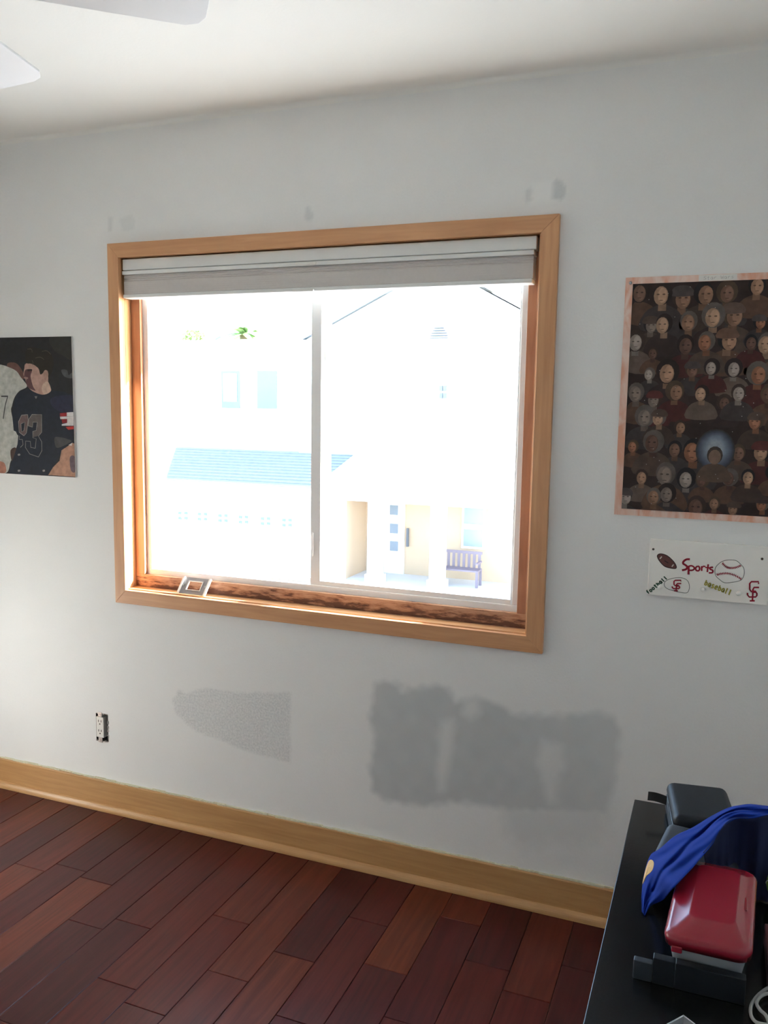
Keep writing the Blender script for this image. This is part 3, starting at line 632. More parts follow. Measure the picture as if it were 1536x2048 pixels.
for x_ in (pn.x, PX1-.012):
    MB().tube([(x_, -.009, pn.z), (x_, -.0075, pn.z), (x_, -.0043, pn.z)], .0042, 12, taper=[.5, 1, 1]).build('push_pin', M_metal, po_, smooth=True)

# -- sports peg board
SX0, SX1, SZ0, SZ1 = -0.1695, 0.138, 1.0105, 1.1685
sg = thing('peg_board_sign', ((SX0+SX1)/2, 0, SZ0), 'white peg rack board with hand-drawn football, baseball and red Sports lettering', 'sign')
M_sgn = mat('sign_board_white', (0.86, 0.855, 0.82), 0.5, 0.03, 20)
MB().box(SX0, SX1, -0.014, -0.0003, SZ0, SZ1).build('board', M_sgn, sg, bevel=0.0025)
pr = PR(-0.01425, 0.000015); K = 1.0/5.371
_tilt = 0.0
def sz_(a_, b_): p = PY(1250+a_*K, 1060+b_*K, -.0143); return (p.x, p.z)
sl = lambda pts: [sz_(*p) for p in pts]
UN = (Vector(sz_(1010, 400))-Vector(sz_(10, 400))).length/1000     # metres per drawing unit
RED, GRN, OLV, GRY = (.30, .012, .03), (.028, .075, .045), (.36, .33, .06), (.11, .14, .12)
fb = cat([(350,270),(385,256),(450,275),(510,325),(545,375),(548,410),(505,412),(430,392),(380,345),(352,300)])
pr.poly(sl(fb), (.13, .055, .05)); pr.stroke(sl(fb+[fb[0]]), 9*UN, (.02, .014, .014))
pr.stroke(sl([(395,285),(375,310)]), 12*UN, (.6, .55, .5)); pr.stroke(sl([(522,370),(503,395)]), 12*UN, (.6, .55, .5)); pr.stroke(sl([(425,330),(465,355)]), 10*UN, (.03, .018, .018))
for st, w_ in (([(697,314),(660,316),(630,337),(625,360),(650,377),(668,397),(655,422),(612,432)], 19), ([(684,385),(682,478)], 19), ([(682,392),(712,384),(742,400),(738,425),(705,434),(682,425)], 15),
               ([(780,388),(760,405),(764,432),(788,438),(802,420),(796,395),(780,388)], 15), ([(824,388),(824,440)], 15), ([(824,408),(842,390),(864,394)], 13), ([(894,368),(884,452)], 15), ([(862,402),(922,408)], 12),
               ([(946,400),(918,404),(914,420),(942,434),(938,458),(900,460)], 15)):
    pr.stroke(sl(cat(st, 4, False) if len(st) > 2 else st), w_*1.2*UN, RED)
cir = cat([(966,430),(985,385),(1040,340),(1110,322),(1190,328),(1240,365),(1275,410),(1280,470),(1262,520),(1230,545),(1150,562),(1070,566),(1020,535),(975,490)])
pr.stroke(sl(cir+[cir[0]]), 6*UN, GRY)
for arc_ in ([(1045,355),(1085,395),(1130,408),(1190,403),(1245,380)], [(985,482),(1040,468),(1110,467),(1180,487),(1250,527)]):
    cc = cat(arc_, 4, False); pr.stroke(sl(cc), 6*UN, RED)
    for i in range(0, len(cc)-1, 1):
        m_ = (Vector(cc[i])+Vector(cc[i+1]))/2; t = (Vector(cc[i+1])-Vector(cc[i])).normalized(); nn = Vector((-t.y, t.x))*13+t*4
        pr.stroke(sl([m_-nn, m_+nn]), 7*UN, RED)
hl = cat([(422,590),(438,548),(505,520),(600,512),(668,540),(692,600),(682,655),(652,676),(560,662),(455,630)])
pr.stroke(sl(hl+[hl[0]]), 6*UN, GRY)
def sf(o_, k, wd):
    for st in ([(1.0,.12),(1.0,0),(.35,0),(.2,.1),(.2,.4),(.32,.5),(.72,.5),(.85,.62),(.85,.72),(.74,.8),(.15,.8),(0,.68),(0,.58)], [(1.05,.3),(.6,.3),(.5,.4),(.45,.97)], [(.5,.55),(.82,.55)], [(.2,1.0),(.66,1.0)]):
        pr.stroke(sl([(o_[0]+a_*k[0], o_[1]+b_*k[1]) for a_, b_ in st]), wd*UN, RED)
sf((1316, 555), (118, 205), 17); sf((508, 540), (92, 112), 15)
write(pr, 'football', sz_(248, 690), sz_(462, 512), 40*UN, 14*UN, GRN); write(pr, 'baseball', sz_(848, 585), sz_(1140, 700), 58*UN, 14*UN, OLV)
pr.build('marker_drawing', M_ink, sg)
for p in ((304, 206), (1473, 311)):
    x_, z_ = sz_(*p); MB().tube([(x_, -.0165, z_), (x_, -.0145, z_), (x_, -.0138, z_)], .0034, 12, taper=[.6, 1, 1]).build('screw', M_screw, sg, smooth=True)
for p in ((385, 612), (838, 640), (1216, 680)):
    x_, z_ = sz_(*p); MB().tube([(x_, -.0138, z_), (x_, -.035, z_+.004), (x_, -.042, z_+.0055), (x_, -.046, z_+.006)], .0058, 12, taper=[.8, .8, 1.15, .8]).build('peg', M_sgn, sg, smooth=True)

# ------------------------------------------------------------------ ceiling fan
fc = Vector((-1.3011, -1.4831, ZC))
fan = thing('ceiling_fan', fc, 'white five-blade ceiling fan hanging from the ceiling', 'ceiling fan')
M_fan = mat('fan_white', (0.78, 0.79, 0.80), 0.4, 0.02)
MB().lathe([(.03,-.045),(.06,-.04),(.07,-.01),(.07,0)], fc, 24).build('canopy', M_fan, fan, smooth=True)
MB().tube([fc+Vector((0,0,-.04)), fc+Vector((0,0,-.13))], .013, 12).build('downrod', M_fan, fan)
MB().lathe([(.05,-.27),(.095,-.262),(.115,-.235),(.115,-.17),(.09,-.14),(.03,-.125)], fc, 28).build('motor', M_fan, fan, smooth=True)
MB().lathe([(.02,-.325),(.05,-.32),(.06,-.30),(.055,-.27)], fc, 24).build('switch_housing', M_fan, fan, smooth=True)
zb = 2.20-ZC
for k in range(5):
    an = math.radians((38.9, 107.0, 181.0, 253.0, 326.0)[k]); u = Vector((math.cos(an), math.sin(an), 0)); v = Vector((-math.sin(an), math.cos(an), 0)); tl = math.radians(11)
    vv = v*math.cos(tl)+Vector((0, 0, -math.sin(tl))); nn = u.cross(vv).normalized()
    def bp_(r, s_, t=0): return fc+Vector((0, 0, zb))+u*r+vv*s_+nn*t
    w0, w1, R1 = .055, .068, .5656
    out = [(.17,-w0),(R1-.035,-w1),(R1-.012,-w1+.010),(R1-.001,-w1+.030),(R1,0),(R1-.001,w1-.030),(R1-.012,w1-.010),(R1-.035,w1),(.17,w0)]
    MB().prism([bp_(r, s_) for r, s_ in out], nn*.006).build('blade', M_fan, fan, bevel=0.001)
    MB().prism([bp_(r, s_, -.0045) for r, s_ in [(.09,-.015),(.16,-.02),(.21,-.038),(.235,-.02),(.235,.02),(.21,.038),(.16,.02),(.09,.015)]], nn*.004).build('blade_bracket', M_fan, fan)

# ------------------------------------------------------------------ desk and what lies on it
ZD = 0.74
M_desk = mat('black_desk_laminate', (0.007, 0.0075, 0.008), 0.2, 0.15, 30, 0.03, 200, spec=0.35)
dk = thing('desk', (0.18, -1.35, 0), 'black glossy desk along the right side of the room', 'desk')
dx0, dx1, dy0, dy1 = -0.1215, 0.49, -2.02, -0.739
MB().box(dx0, dx1, dy0, dy1, ZD-.032, ZD).build('desktop', M_desk, dk, bevel=0.0015)
for y_ in (dy0+.06, dy1-.085):
    MB().box(dx0+.06, dx1-.03, y_, y_+.025, 0.001, ZD-.032).build('side_panel', M_desk, dk, bevel=0.001)
MB().box(dx1-.05, dx1-.032, dy0+.085, dy1-.085, 0.35, ZD-.032).build('back_panel', M_desk, dk)

def rbox(name, c, size, rz, m_, parent, bev, seg=4, z0=ZD):
    """rounded box with its base at z0"""
    hx, hy, h = size[0]/2, size[1]/2, size[2]
    cs, sn = math.cos(rz), math.sin(rz)
    mb = MB(); vs_ = [(x, y, z) for z in (z0, z0+h) for x, y in ((-hx,-hy),(hx,-hy),(hx,hy),(-hx,hy))]
    mb.add([(c[0]+x*cs-y*sn, c[1]+x*sn+y*cs, z) for x, y, z in vs_], [[0,3,2,1],[4,5,6,7],[0,1,5,4],[1,2,6,5],[2,3,7,6],[3,0,4,7]])
    return mb.build(name, m_, parent, bevel=bev, bseg=seg)
def zipcase(c, size, rz, m_, label, strap=None):
    t = thing('zip_case', (c[0], c[1], ZD), label, 'case')
    hz = size[2]/2
    rbox('lower_shell', c, (size[0], size[1], hz-.002), rz, m_, t, .010, z0=ZD+.0003)
    rbox('upper_shell', c, (size[0], size[1], hz-.002), rz, m_, t, .017, z0=ZD+hz+.002)
    rbox('zipper', c, (size[0]-.003, size[1]-.003, .006), rz, M_black, t, .002, z0=ZD+hz-.003)
    if strap:
        MB().add(*strap).build('wrist_strap', M_black, t)
    return t
M_case1 = mat('dark_case_shell', (0.014, 0.017, 0.021), 0.5, 0.15, 40, 0.15, 500, spec=0.25); M_case2 = mat('slate_case_shell', (0.045, 0.054, 0.068), 0.5, 0.12, 40, 0.15, 500, spec=0.3)
a0, a1 = Vector((-0.058, -0.80, 0)), Vector((-0.093, -0.800, 0))
sv = []
for i in range(7):
    t = i/6; p = a0.lerp(a1, t); z_ = ZD+.034+.004*math.sin(t*2.2); th = .0025
    sv += [(p.x, p.y-.005, z_-.005), (p.x, p.y+.005, z_+.005), (p.x, p.y+.005+th, z_+.005+th), (p.x, p.y-.005+th, z_-.005+th)]
sfc = [[4*i+k, 4*i+(k+1) % 4, 4*i+4+(k+1) % 4, 4*i+4+k] for i in range(6) for k in range(4)] + [[0,1,2,3],[24,25,26,27]]
zipcase((0.004, -0.832), (0.112, 0.158, 0.062), math.radians(8), M_case1, 'black zip case with a short wrist strap at the far end of the desk', (sv, sfc))
zipcase((0.006, -0.990), (0.130, 0.128, 0.052), math.radians(-8), M_case2, 'slate grey zip case half covered by the blue cloth')

# red-lidded container
ct = thing('food_container', (0.026, -1.20, ZD), 'clear plastic container with a red snap lid on the desk', 'container')
M_red = mat('red_plastic', (0.30, 0.014, 0.030), 0.24, 0.05, 20); M_clear = mat('cloudy_plastic', (0.36, 0.38, 0.41), 0.22, 0.05, 30)
def rrect(cx_, cy_, hx, hy, r, n_=6, sk=0.0):
    o_ = []
    for sx, sy, a0_ in ((1,1,0),(-1,1,PI/2),(-1,-1,PI),(1,-1,1.5*PI)):
        for i in range(n_+1):
            an = a0_+PI/2*i/n_; y = cy_+sy*(hy-r)+r*math.sin(an); o_.append((cx_+sx*(hx-r)+r*math.cos(an)+sk*(y-cy_), y))
    return o_
def loft(mb, secs):
    n0 = len(mb.v); m_ = len(secs[0][0])
    for pts, z in secs: mb.v += [(x, y, z) for x, y in pts]
    for i in range(len(secs)-1):
        for k in range(m_): mb.f.append([n0+i*m_+k, n0+i*m_+(k+1) % m_, n0+(i+1)*m_+(k+1) % m_, n0+(i+1)*m_+k])
    mb.f.append([n0+k for k in range(m_)][::-1]); mb.f.append([n0+(len(secs)-1)*m_+k for k in range(m_)])
    return mb
cX, cY, hX, hY = 0.0285, -1.193, 0.0555, 0.112; SK = 0.06
mb = loft(MB(), [(rrect(cX,cY,hX-.014,hY-.026,.014,6,SK), ZD+.0004), (rrect(cX,cY,hX-.005,hY-.007,.018,6,SK), ZD+.056)])
mb.build('tub', M_clear, ct, smooth=False, bevel=.002)
zl_ = ZD+.0565
mb = loft(MB(), [(rrect(cX,cY,hX,hY,.020,6,SK), zl_), (rrect(cX,cY,hX+.001,hY+.001,.020,6,SK), zl_+.010), (rrect(cX,cY,hX-.001,hY-.001,.019,6,SK), zl_+.015), (rrect(cX,cY,hX-.006,hY-.006,.016,6,SK), zl_+.018),
    (rrect(cX,cY,hX-.012,hY-.014,.014,6,SK), zl_+.0185), (rrect(cX+.003,cY+.004,hX-.024,hY-.034,.012,6,SK), zl_+.027), (rrect(cX+.003,cY+.004,hX-.027,hY-.038,.010,6,SK), zl_+.0285)])
lid = mb.build('lid', M_red, ct, smooth=True)
wnm = lid.modifiers.new('wn', 'WEIGHTED_NORMAL')
MB().box(cX+hX-.020, cX+hX-.010, cY-.012, cY+.022, zl_+.018, zl_+.0205).build('finger_tab', M_red, ct, bevel=.0015)
MB().box(cX-hX+.004, cX-hX+.018, cY-hY-.0022, cY-hY+.001, zl_-.005, zl_+.004).build('snap_tab', M_red, ct, bevel=.0015)

# charcoal slab in front of the container
gb = thing('device_case', (0.005, -1.302, ZD), 'charcoal grey rectangular device with a narrower end in front of container', 'device')
M_char = mat('charcoal_plastic', (0.017, 0.019, 0.023), 0.4, 0.1, 40, spec=0.3)
MB().box(-0.016, 0.0725, -1.309, -1.2948, ZD+.0003, ZD+.0375).build('body', M_char, gb, bevel=.0012)
MB().box(-0.0455, -0.0165, -1.309, -1.2948, ZD+.0003, ZD+.0375).build('end_section', M_char, gb, bevel=.0012)
MB().box(-0.071, -0.046, -1.3085, -1.297, ZD+.0003, ZD+.0275).build('plug_end', mat('slate_plastic', (0.035, 0.042, 0.052), 0.38), gb, bevel=.0012)

# blue cloth
UPE = [(1284,1822,.742),(1283,1790,.746),(1287,1755,.752),(1300,1712,.778),(1320,1697,.803),(1350,1672,.812),(1385,1655,.821),(1420,1633,.838),(1450,1618,.858),(1475,1611,.874),(1500,1608,.884),(1536,1611,.888),(1556,1615,.886)]
LOE = [(1290,1831,.742),(1302,1812,.747),(1325,1800,.768),(1345,1776,.828),(1378,1742,.836),(1402,1714,.845),(1424,1688,.855),(1440,1662,.864),(1458,1643,.870),(1480,1635,.876),(1508,1637,.880),(1536,1631,.884),(1556,1634,.883)]
NU, NV = 96, 30
def curve3(E): 
    P = [tuple(PZ(a_, b_, z)) for a_, b_, z in E]; return cat(P, 8, False)
cu, clo = curve3(UPE), curve3(LOE)
def samp(c, t): 
    x = t*(len(c)-1); i = min(int(x), len(c)-2); return Vector(c[i]).lerp(Vector(c[i+1]), x-i)
VIEW = Vector((0.0, -0.88, 0.47)).normalized()
def cloth_pt(u, v):
    a_, b_ = samp(cu, u), samp(clo, u); p = a_.lerp(b_, v); wdt = (b_-a_).length
    f1 = 0.46+0.10*math.sin(u*7)
    h = math.sin(PI*v)*min(.012, wdt*.16)
    h -= .022*math.exp(-((v-f1)/.06)**2)*min(1, wdt/.05)*(1 if .15 < u < .72 else .35)
    tp = min(1, wdt/.05)
    h += .0046*math.sin(11*v+6*math.sin(4.5*u)+2)*tp + .0024*math.sin(23*v-9*u+3*math.sin(7*u))*tp + .0010*math.sin(19*u+4*v)
    if u > .66: h += .0045*math.sin(40*u-9*v)*min(1, (u-.66)*6)*(1-.5*v)
    return p + VIEW*h
M_blue = mat('royal_blue_cloth', (0.007, 0.034, 0.27), 0.85, 0.12, 60, 0.25, 900, spec=0.15)
blu = thing('blue_cloth', PZ(1400, 1700, .76), 'royal blue cloth with a yellow emblem draped over the cases and container', 'cloth')
mb = MB(); g = [[cloth_pt(i/NU, j/NV) for j in range(NV+1)] for i in range(NU+1)]
mb.v = [tuple(p) for r in g for p in r]; mb.f = [[i*(NV+1)+j, (i+1)*(NV+1)+j, (i+1)*(NV+1)+j+1, i*(NV+1)+j+1] for i in range(NU) for j in range(NV)]
ob = mb.build('draped_sheet', M_blue, blu, smooth=True); md = ob.modifiers.new('th', 'SOLIDIFY'); md.thickness = .0012; md.offset = -1
mb = MB(); n1_, n2_ = 60, 14           # the inner fold below the hem, its shade put into a darker navy
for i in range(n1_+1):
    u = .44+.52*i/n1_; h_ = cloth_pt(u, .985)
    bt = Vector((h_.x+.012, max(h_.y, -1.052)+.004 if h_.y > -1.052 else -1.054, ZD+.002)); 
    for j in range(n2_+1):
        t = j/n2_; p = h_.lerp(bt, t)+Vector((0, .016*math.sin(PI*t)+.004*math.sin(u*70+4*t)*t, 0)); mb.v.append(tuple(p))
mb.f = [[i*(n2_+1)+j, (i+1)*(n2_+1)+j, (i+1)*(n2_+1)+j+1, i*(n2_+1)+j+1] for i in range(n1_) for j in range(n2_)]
ob = mb.build('hanging_fold', mat('shaded_blue_cloth', (0.005, 0.010, 0.055), 0.8, 0.1, 60, 0.2, 900), blu, smooth=True); md = ob.modifiers.new('th', 'SOLIDIFY'); md.thickness = .0012
em = MB(); EM = cat([(.175,.01),(.205,.02),(.232,.04),(.247,.12),(.245,.22),(.225,.27),(.205,.22),(.185,.12),(.165,.085),(.150,.05),(.14,.01)], 4)
ctr = cloth_pt(.215, .10)+VIEW*.0022; em.v = [tuple(ctr)]+[tuple(cloth_pt(u, max(0, v))+VIEW*.0016) for u, v in EM]
em.f = [[0, 1+i, 1+(i+1) % len(EM)] for i in range(len(EM))]
ob = em.build('emblem', mat('cream_yellow_felt', (0.72, 0.46, 0.20), 0.8), blu); ob.modifiers.new('th', 'SOLIDIFY').thickness = .0008

# cable, silver tray, ball, maroon box at the right edge of the picture
cb = MB(); loop = [PZ(a_, b_, ZD+.0035) for a_, b_ in ((1600,1965),(1560,1968),(1536,1976),(1515,1992),(1503,2010),(1502,2030),(1512,2044),(1530,2049),(1560,2052),(1590,2040))]
lp2 = [PZ(a_, b_, ZD+.0035) for a_, b_ in ((1590,2040),(1600,2010),(1570,1988),(1540,1990),(1522,1996),(1513,2010),(1520,2024),(1532,2036),(1540,2060),(1545,2090))]
pts = cat([tuple(p) for p in loop[:-1]]+[tuple(p+Vector((0, 0, .003*min(1, i)))) for i, p in enumerate(lp2)], 6, False)
M_cab = mat('grey_white_cable', (0.42, 0.42, 0.41), 0.45)
cbl = thing('charging_cable', PZ(1550, 2010, ZD), 'grey white cable lying in loops on the black desk', 'cable')
cb.tube(pts, .0023, 8).build('cord', M_cab, cbl, smooth=True)
e_ = Vector(pts[-1]); MB().box(e_.x-.005, e_.x+.005, e_.y-.022, e_.y, e_.z-.003, e_.z+.003).build('plug', M_whitep, cbl, bevel=.001)

tp = PZ(1367, 2030, ZD+.045)
tr_ = thing('metal_tray', (tp.x, tp.y-.04, ZD), 'small open silver metal box poking up at the bottom of the picture', 'metal box')
M_sil = mat('silver_sheet', (0.62, 0.64, 0.66), 0.35, 0.04, 30, metallic=0.55)
ra = math.radians(38); U_ = Vector((math.cos(-ra), math.sin(-ra), 0)); V_ = Vector((-math.cos(ra*1.4), -math.sin(ra*1.4), 0)); base = Vector((tp.x, tp.y, ZD+.0004))
def panel(o_, d_, L_, nrm, nm):
    a_ = o_; b_ = o_+d_*L_; MB().prism([a_, b_, b_+Vector((0,0,.045)), a_+Vector((0,0,.045))], nrm*.0018).build(nm, M_sil, tr_)
panel(base, U_, .07, V_, 'side_wall'); panel(base, V_, .05, U_, 'side_wall'); panel(base+V_*.05, U_, .07, -V_, 'side_wall'); panel(base+U_*.07, V_, .05, -U_, 'side_wall')
MB().prism([base+Vector((0,0,.0001)), base+U_*.07, base+U_*.07+V_*.05, base+V_*.05], Vector((0,0,.0015))).build('bottom_plate', M_sil, tr_)

bl = PZ(1576, 1776, ZD+.03)
M_green = mat('lime_felt', (0.22, 0.36, 0.05), 0.9, 0.15, 120, 0.4, 500)
ba = thing('small_ball', (bl.x, bl.y, ZD), 'lime green ball cut off by the right edge, beside the red lid', 'ball')
MB().lathe([(max(.0006, .032*math.sin(t)), .0325-.032*math.cos(t)) for t in np.linspace(0.02, PI-.02, 18)], (bl.x, bl.y, ZD), 28).build('felt', M_green, ba, smooth=True)
MB().tube([(bl.x+.0322*math.cos(t)*math.cos(.5*math.sin(2*t)), bl.y+.0322*math.sin(t)*math.cos(.5*math.sin(2*t)), ZD+.0325+.0322*math.sin(.5*math.sin(2*t))) for t in np.linspace(0, 2*PI, 60)], .0008, 6).build('seam', M_whitep, ba)
bk = PZ(1530, 1848, ZD+.03)
mk = thing('maroon_box', (bk.x+.05, bk.y-.05, ZD), 'dark maroon box at the right edge beside the red lid', 'box')
M_mar = mat('maroon_card', (0.075, 0.012, 0.016), 0.45)
MB().box(bk.x, bk.x+.11, bk.y-.11, bk.y, ZD+.0004, ZD+.024).build('body', M_mar, mk, bevel=.002)
MB().box(bk.x-.001, bk.x+.111, bk.y-.111, bk.y+.001, ZD+.0242, ZD+.031).build('cover', M_mar, mk, bevel=.002)

# ------------------------------------------------------------------ outside: the house across the street
GZ_ = -3.25
M_conc = mat('pale_concrete', (0.50, 0.49, 0.47), 0.9, 0.08, 3)
struct(MB().box(-60, 40, 0.16, 70, GZ_-.2, GZ_).build('ground', M_conc), 'pale concrete ground outside')
M_hw = mat('house_stucco', (0.80, 0.79, 0.76), 0.9, 0.03, 4); M_beige = mat('beige_stucco', (0.44, 0.33, 0.23), 0.9, 0.04, 4)
M_shl = mat('sunlit_shingle', (0.50, 0.50, 0.50), 0.9, 0.08, 12); M_shg = mat('grey_shingle', (0.22, 0.235, 0.235), 0.9, 0.2, 12); M_hg = mat('house_pane', (0.10, 0.14, 0.19), 0.15, 0.1, 2)  # main, gable and porch roofs: sun glare put into a paler shingle colour
M_hg2 = mat('house_curtain_pane', (0.20, 0.25, 0.30), 0.3, 0.1, 2); M_ht = mat('house_white_trim', (0.82, 0.82, 0.82), 0.6); M_gd = mat('garage_door_white', (0.78, 0.78, 0.78), 0.6)
M_hdoor = mat('house_door', (0.62, 0.64, 0.66), 0.5); M_vent = mat('vent_grey', (0.09, 0.10, 0.12), 0.7); M_bnch = mat('bench_wood', (0.15, 0.12, 0.15), 0.7)
hs = thing('house', (-10, 19, GZ_), 'white two-storey house with garage seen across the street through window', 'house')
YU = 20.0; YG = 17.9; YP = 19.0
def at(px, py, Y): p = PY(px, py, Y); return p.x, p.z
ux0, _ = at(300, 800, YU); ux1, _ = at(1150, 800, YU); uxm, _ = at(640, 800, YU)
zr, _z = at(500, 901, YU)[1], 0
z_ev = at(430, 690, YU)[1]
MB().box(ux0-1.5, uxm, YU, YU+7, GZ_, z_ev).build('upper_wall', M_hw, hs)
gx0_, gx1_ = uxm-.6, ux1; zg = at(800, 640, YU)[1]; gxm = at(878, 600, YU)[0]
MB().prism([(gx0_, YU-.15, GZ_), (gx1_, YU-.15, GZ_), (gx1_, YU-.15, z_ev), (gxm, YU-.15, z_ev+2.0), (gx0_, YU-.15, z_ev)], (0, 6.5, 0)).build('gable_wall', M_hw, hs)
# garage wing with its roof
gL, gR = at(352, 935, YG)[0], at(700, 960, YG)[0]
z_ge = at(520, 971, YG-.5)[1]; z_gr = at(480, 899, YU)[1]
MB().box(gL+.3, gR-.06, YG, YU, GZ_, z_ge).build('garage_wall', M_hw, hs)
gLt = at(353, 899, YU)[0]
rf = MB().add([(gL, YG-.5, z_ge-.1), (gR, YG-.5, z_ge-.1), (gR, YU, z_gr-.1), (gLt, YU, z_gr-.1), (gL, YG-.5, z_ge), (gR, YG-.5, z_ge), (gR, YU, z_gr), (gLt, YU, z_gr)],
    [[0,3,2,1],[4,5,6,7],[0,1,5,4],[1,2,6,5],[2,3,7,6],[3,0,4,7]]).build('garage_roof', M_shg, hs)
for j in range(12):
    ta, tb = j/12, min(1, (j+1.12)/12)
    P0 = lambda t, R_: Vector((gR if R_ else gL+(gLt-gL)*t, YG-.5+(YU-YG+.5)*t, z_ge+(z_gr-z_ge)*t))
    nr = Vector((0, -(z_gr-z_ge), YU-YG+.5)).normalized()
    MB().add([P0(ta, 0)+nr*.045, P0(ta, 1)+nr*.045, P0(tb, 1)+nr*.006, P0(tb, 0)+nr*.006, P0(ta, 0), P0(ta, 1), P0(tb, 1), P0(tb, 0)], [[0,1,2,3],[0,1,5,4],[1,2,6,5],[0,3,7,4]]).build('shingle_course', M_shg, rf)
MB().box(gL, gR, YG-.53, YG-.5, z_ge-.2, z_ge).build('fascia', M_ht, hs)
da = at(345, 1000, YG-.05); db = at(596, 1000, YG-.05)
gd = MB().box(da[0], db[0], YG-.06, YG+.02, GZ_, at(460, 1000, YG)[1]).build('garage_door', M_gd, hs)
for cx_, cy_ in ((366,1031),(405,1033),(446,1036),(487,1039),(531,1042),(574,1045)):
    for sx in (-6, 6):
        for sy in (-5, 5):
            x_, z_ = at(cx_+sx, cy_+sy, YG-.06); MB().box(x_-.05, x_+.05, YG-.075, YG-.06, z_-.04, z_+.04).build('pane', M_hg, gd)
# upper windows
def hwin(x0, y0, x1, y1, Y, nm='window', curtain=None, m_=None):
    a_, b_ = at(x0, y1, Y), at(x1, y0, Y)
    f_ = MB().box(a_[0]-.06, b_[0]+.06, Y-.06, Y+.02, a_[1]-.06, b_[1]+.06).build(nm, M_ht, hs)
    MB().box(a_[0], b_[0], Y-.08, Y-.06, a_[1], b_[1]).build('pane', m_ or M_hg, f_)
    if curtain: MB().box(*curtain(a_, b_)).build('blind', M_ht, f_)
    return f_
hwin(446, 742, 482, 816, YU-.02, curtain=lambda a_, b_: (a_[0]+.08, b_[0]-.1, YU-.13, YU-.10, a_[1]+.2, b_[1]-.08))
hwin(517, 742, 556, 817, YU-.02)
hwin(566, 766, 586, 792, YU-.02, 'vent_window', m_=M_hg2)
for dx_ in (-4, 4): 
    for dy_ in (-8, 7):
        a_, b_ = at(886+dx_-3, 785+dy_+5, YU-.2), at(886+dx_+3, 785+dy_-6, YU-.2); MB().box(a_[0], b_[0], YU-.22, YU-.14, a_[1], b_[1]).build('small_pane', M_hg, hs)
for i in range(5):
    y_ = 655+i*5; hw = [9, 12, 15, 17, 18][i]; a_, b_ = at(878-hw, y_+2, YU-.2), at(878+hw, y_, YU-.2); MB().box(a_[0], b_[0], YU-.24, YU-.14, a_[1], b_[1]).build('vent_louvre', M_vent, hs)
# main roofs
rm = MB().prism([(ux0-2, YU-.6, z_ev-.05), (uxm-.2, YU-.6, z_ev-.05), (uxm-.2, YU+3.2, z_ev+.30), (ux0-2, YU+3.2, z_ev+.30)], (0, .05, .12)).build('main_roof', M_shl, hs)
for s_, xa, xb in ((0, gx0_-.4, gxm), (1, gx1_+.4, gxm)):
    MB().prism([(xa, YU-.13, z_ev-.12), (xb, YU-.13, z_ev+2.08), (xb, YU+6, z_ev+2.08), (xa, YU+6, z_ev-.12)], (0, 0, .12)).build('gable_roof', M_shl, hs)
# porch
YC = 17.7
pl_, pr_ = at(650, 985, YC)[0], at(1060, 980, YC)[0]; z_pe = at(860, 985, YC)[1]; z_pf = at(790, 1146, YP)[1]
z_pr = at(860, 838, YU-.15)[1]; xa, xb = at(800, 838, YU-.15)[0], at(925, 836, YU-.15)[0]
mb = MB(); e_l, e_r = pl_-.2, pr_+.3
mb.add([(e_l, YC-.3, z_pe), (e_r, YC-.3, z_pe), (xb, YU-.15, z_pr), (xa, YU-.15, z_pr), (e_l, YU-.15, z_pe), (e_r, YU-.15, z_pe)], [[0,1,2,3],[0,3,4],[1,5,2],[0,4,5,1],[4,3,2,5]])
prf = mb.build('porch_roof', M_shl, hs)
MB().box(e_l, e_r, YC-.34, YC-.3, z_pe-.18, z_pe+.06).build('gutter', M_ht, hs)
MB().box(pl_-.1, pr_, YC-.2, YP, z_pe-.30, z_pe-.02).build('porch_beam', M_ht, hs)
MB().box(pl_-.5, pr_+3, YP, YP+.15, GZ_, z_pe).build('porch_wall', M_beige, hs)
MB().box(pl_-.3, pr_+3, YC-.3, YP, GZ_, z_pf).build('porch_floor', M_conc, hs)
MB().box(gR-.05, gR, YC, YP, GZ_, z_pe).build('side_wall', M_beige, hs)
for cx_, wd in ((751, 13), (876, 14), (1090, 14)):
    a_, b_ = at(cx_-wd, 1100, YC)[0], at(cx_+wd, 1100, YC)[0]
    c_ = MB().box(a_, b_, YC-.12, YC+.12, z_pf, z_pe-.28).build('porch_column', M_ht, hs)
    MB().box(a_-.05, b_+.05, YC-.17, YC+.17, z_pf, z_pf+.2).build('column_base', M_ht, c_)
a_, b_ = at(769, 1145, YP), at(811, 1002, YP)
dr = MB().box(a_[0], b_[0], YP-.06, YP, z_pf, b_[1]).build('front_door', M_hdoor, hs)
for cy_ in (1020, 1057, 1092):
    p, q_ = at(780, cy_+9, YP-.06), at(796, cy_-9, YP-.06); MB().box(p[0], q_[0], YP-.075, YP-.06, p[1], q_[1]).build('pane', M_hg, dr)
p = at(815, 1075, YP-.1); MB().box(p[0]-.03, p[0]+.03, YP-.12, YP-.06, p[1]-.25, p[1]+.25).build('door_handle', M_vent, dr)
wl = MB().box(*(lambda p: (p[0]-.06, p[0]+.06, YP-.16, YP, p[1]-.15, p[1]+.15))(at(712, 1027, YP-.1))).build('wall_lamp', M_vent, hs)
f_ = hwin(928, 1016, 968, 1091, YP-.02, m_=M_hg2); a_, b_ = at(928, 1054, YP), at(968, 1051, YP); MB().box(a_[0], b_[0], YP-.13, YP-.10, a_[1]-.03, b_[1]+.03).build('meeting_rail', M_ht, f_)
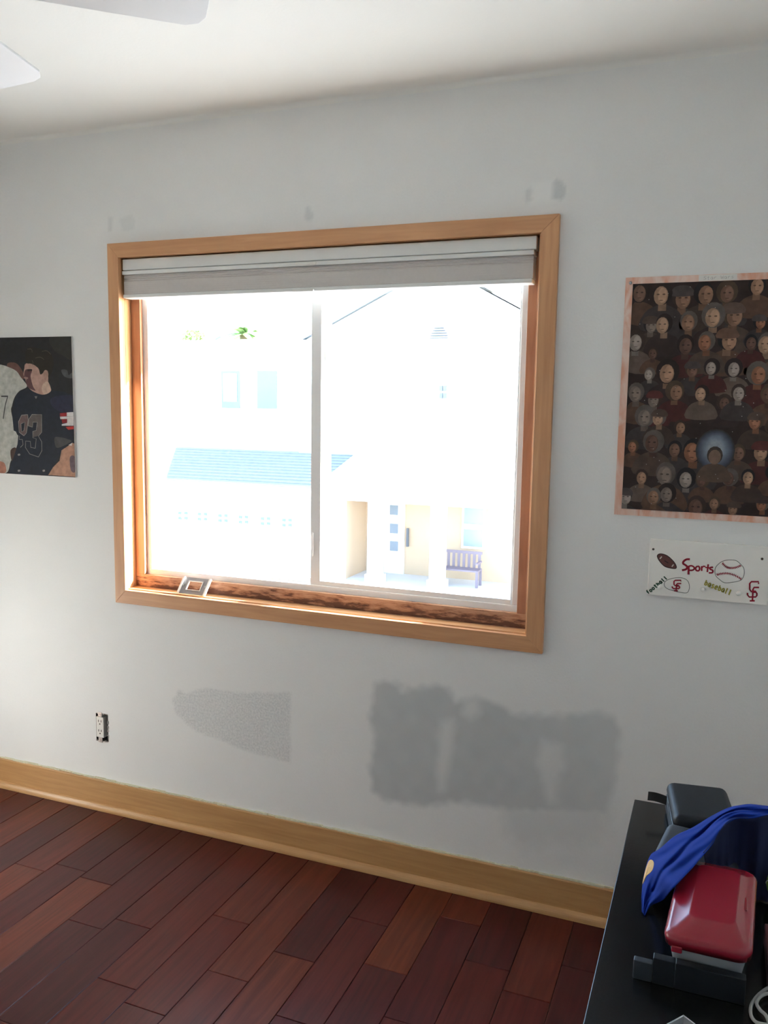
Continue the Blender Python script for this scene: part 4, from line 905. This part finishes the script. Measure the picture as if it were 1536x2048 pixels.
# bench on the porch
p0, p1 = at(862, 1150, YC+.35), at(955, 1158, YC+.35); zb0 = z_pf
bn = thing('porch_bench', ((p0[0]+p1[0])/2, YC+.5, zb0), 'slatted wooden bench on the porch of the house across the street', 'bench')
bxa, bxb = p0[0], p1[0]
MB().box(bxa, bxb, YC+.35, YC+.75, zb0+.40, zb0+.44).build('seat', M_bnch, bn)
MB().box(bxa, bxb, YC+.72, YC+.76, zb0+.80, zb0+.87).build('top_rail', M_bnch, bn)
for i in range(9):
    x_ = bxa+(bxb-bxa)*(i+.5)/9; MB().box(x_-.035, x_+.035, YC+.73, YC+.75, zb0+.44, zb0+.80).build('back_slat', M_bnch, bn)
for x_ in (bxa, bxb-.06):
    for y_ in (YC+.36, YC+.70): MB().box(x_, x_+.06, y_, y_+.06, zb0+.001, zb0+.40).build('leg', M_bnch, bn)
    MB().box(x_, x_+.06, YC+.33, YC+.76, zb0+.60, zb0+.64).build('armrest', M_bnch, bn)
# palm and leafy tree behind the house
M_leaf = mat('palm_leaf', (0.21, 0.34, 0.13), 0.6, 0.2, 8); M_trunk = mat('trunk_bark', (0.18, 0.13, 0.09), 0.9, 0.2, 8); M_leaf2 = mat('tree_leaf', (0.26, 0.36, 0.12), 0.6, 0.25, 8)
pc = PY(488, 658, 29)
pt_ = thing('palm_tree', (pc.x, 29, GZ_), 'palm tree rising behind the roof of the house across the street', 'tree')
MB().tube([(pc.x+.2, 29, GZ_), (pc.x+.1, 29, 0), (pc.x, 29, pc.z-.2)], .22, 10, taper=[1.2, 1, .8]).build('trunk', M_trunk, pt_, smooth=True)
rg = random.Random(31)
for i in range(16):
    an = 2*PI*i/16+rg.uniform(-.15, .15); el = rg.uniform(.2, 1.0); L_ = rg.uniform(1.2, 1.7); u = Vector((math.cos(an), math.sin(an), 0)); s_ = Vector((-math.sin(an), math.cos(an), 0)); mb = MB(); vv_ = []
    for j in range(9):
        t = j/8; c_ = Vector((pc.x, 29, pc.z-.2))+u*(L_*t*math.cos(el*(1-t)))+Vector((0, 0, L_*(math.sin(el)*t-1.0*t*t*(.9-.4*el)))); wd = .20*math.sin(PI*min(1, t*.9+.08)); vv_ += [c_-s_*wd-Vector((0,0,wd*.5)), c_, c_+s_*wd-Vector((0,0,wd*.5))]
    mb.add(vv_, [[3*j+k, 3*j+k+1, 3*j+k+4, 3*j+k+3] for j in range(8) for k in (0, 1)]); mb.build('frond', M_leaf, pt_)
tc_ = PY(388, 672, 28)
lt = thing('leafy_tree', (tc_.x, 28, GZ_), 'light green leafy tree left of the palm behind the house', 'tree')
MB().tube([(tc_.x, 28, GZ_), (tc_.x+.1, 28, 0), (tc_.x, 28, tc_.z-.1)], .14, 8, taper=[1.2, 1, .6]).build('trunk', M_trunk, lt, smooth=True)
mb = MB()
for i in range(420):
    d = Vector((rg.gauss(0, 1), rg.gauss(0, 1), rg.gauss(0, 1))).normalized()*rg.uniform(.2, 1)**.5; c_ = Vector((tc_.x, 28, tc_.z-.15))+Vector((d.x*.45, d.y*.5, d.z*.42)); a_ = Vector((rg.gauss(0,1), rg.gauss(0,1), rg.gauss(0,1))).normalized()*.1; b_ = a_.orthogonal().normalized()*.05
    mb.add([c_-a_, c_+b_, c_+a_, c_-b_], [[0,1,2,3]])
fo = mb.build('foliage', M_leaf2, lt); fo['kind'] = 'stuff'
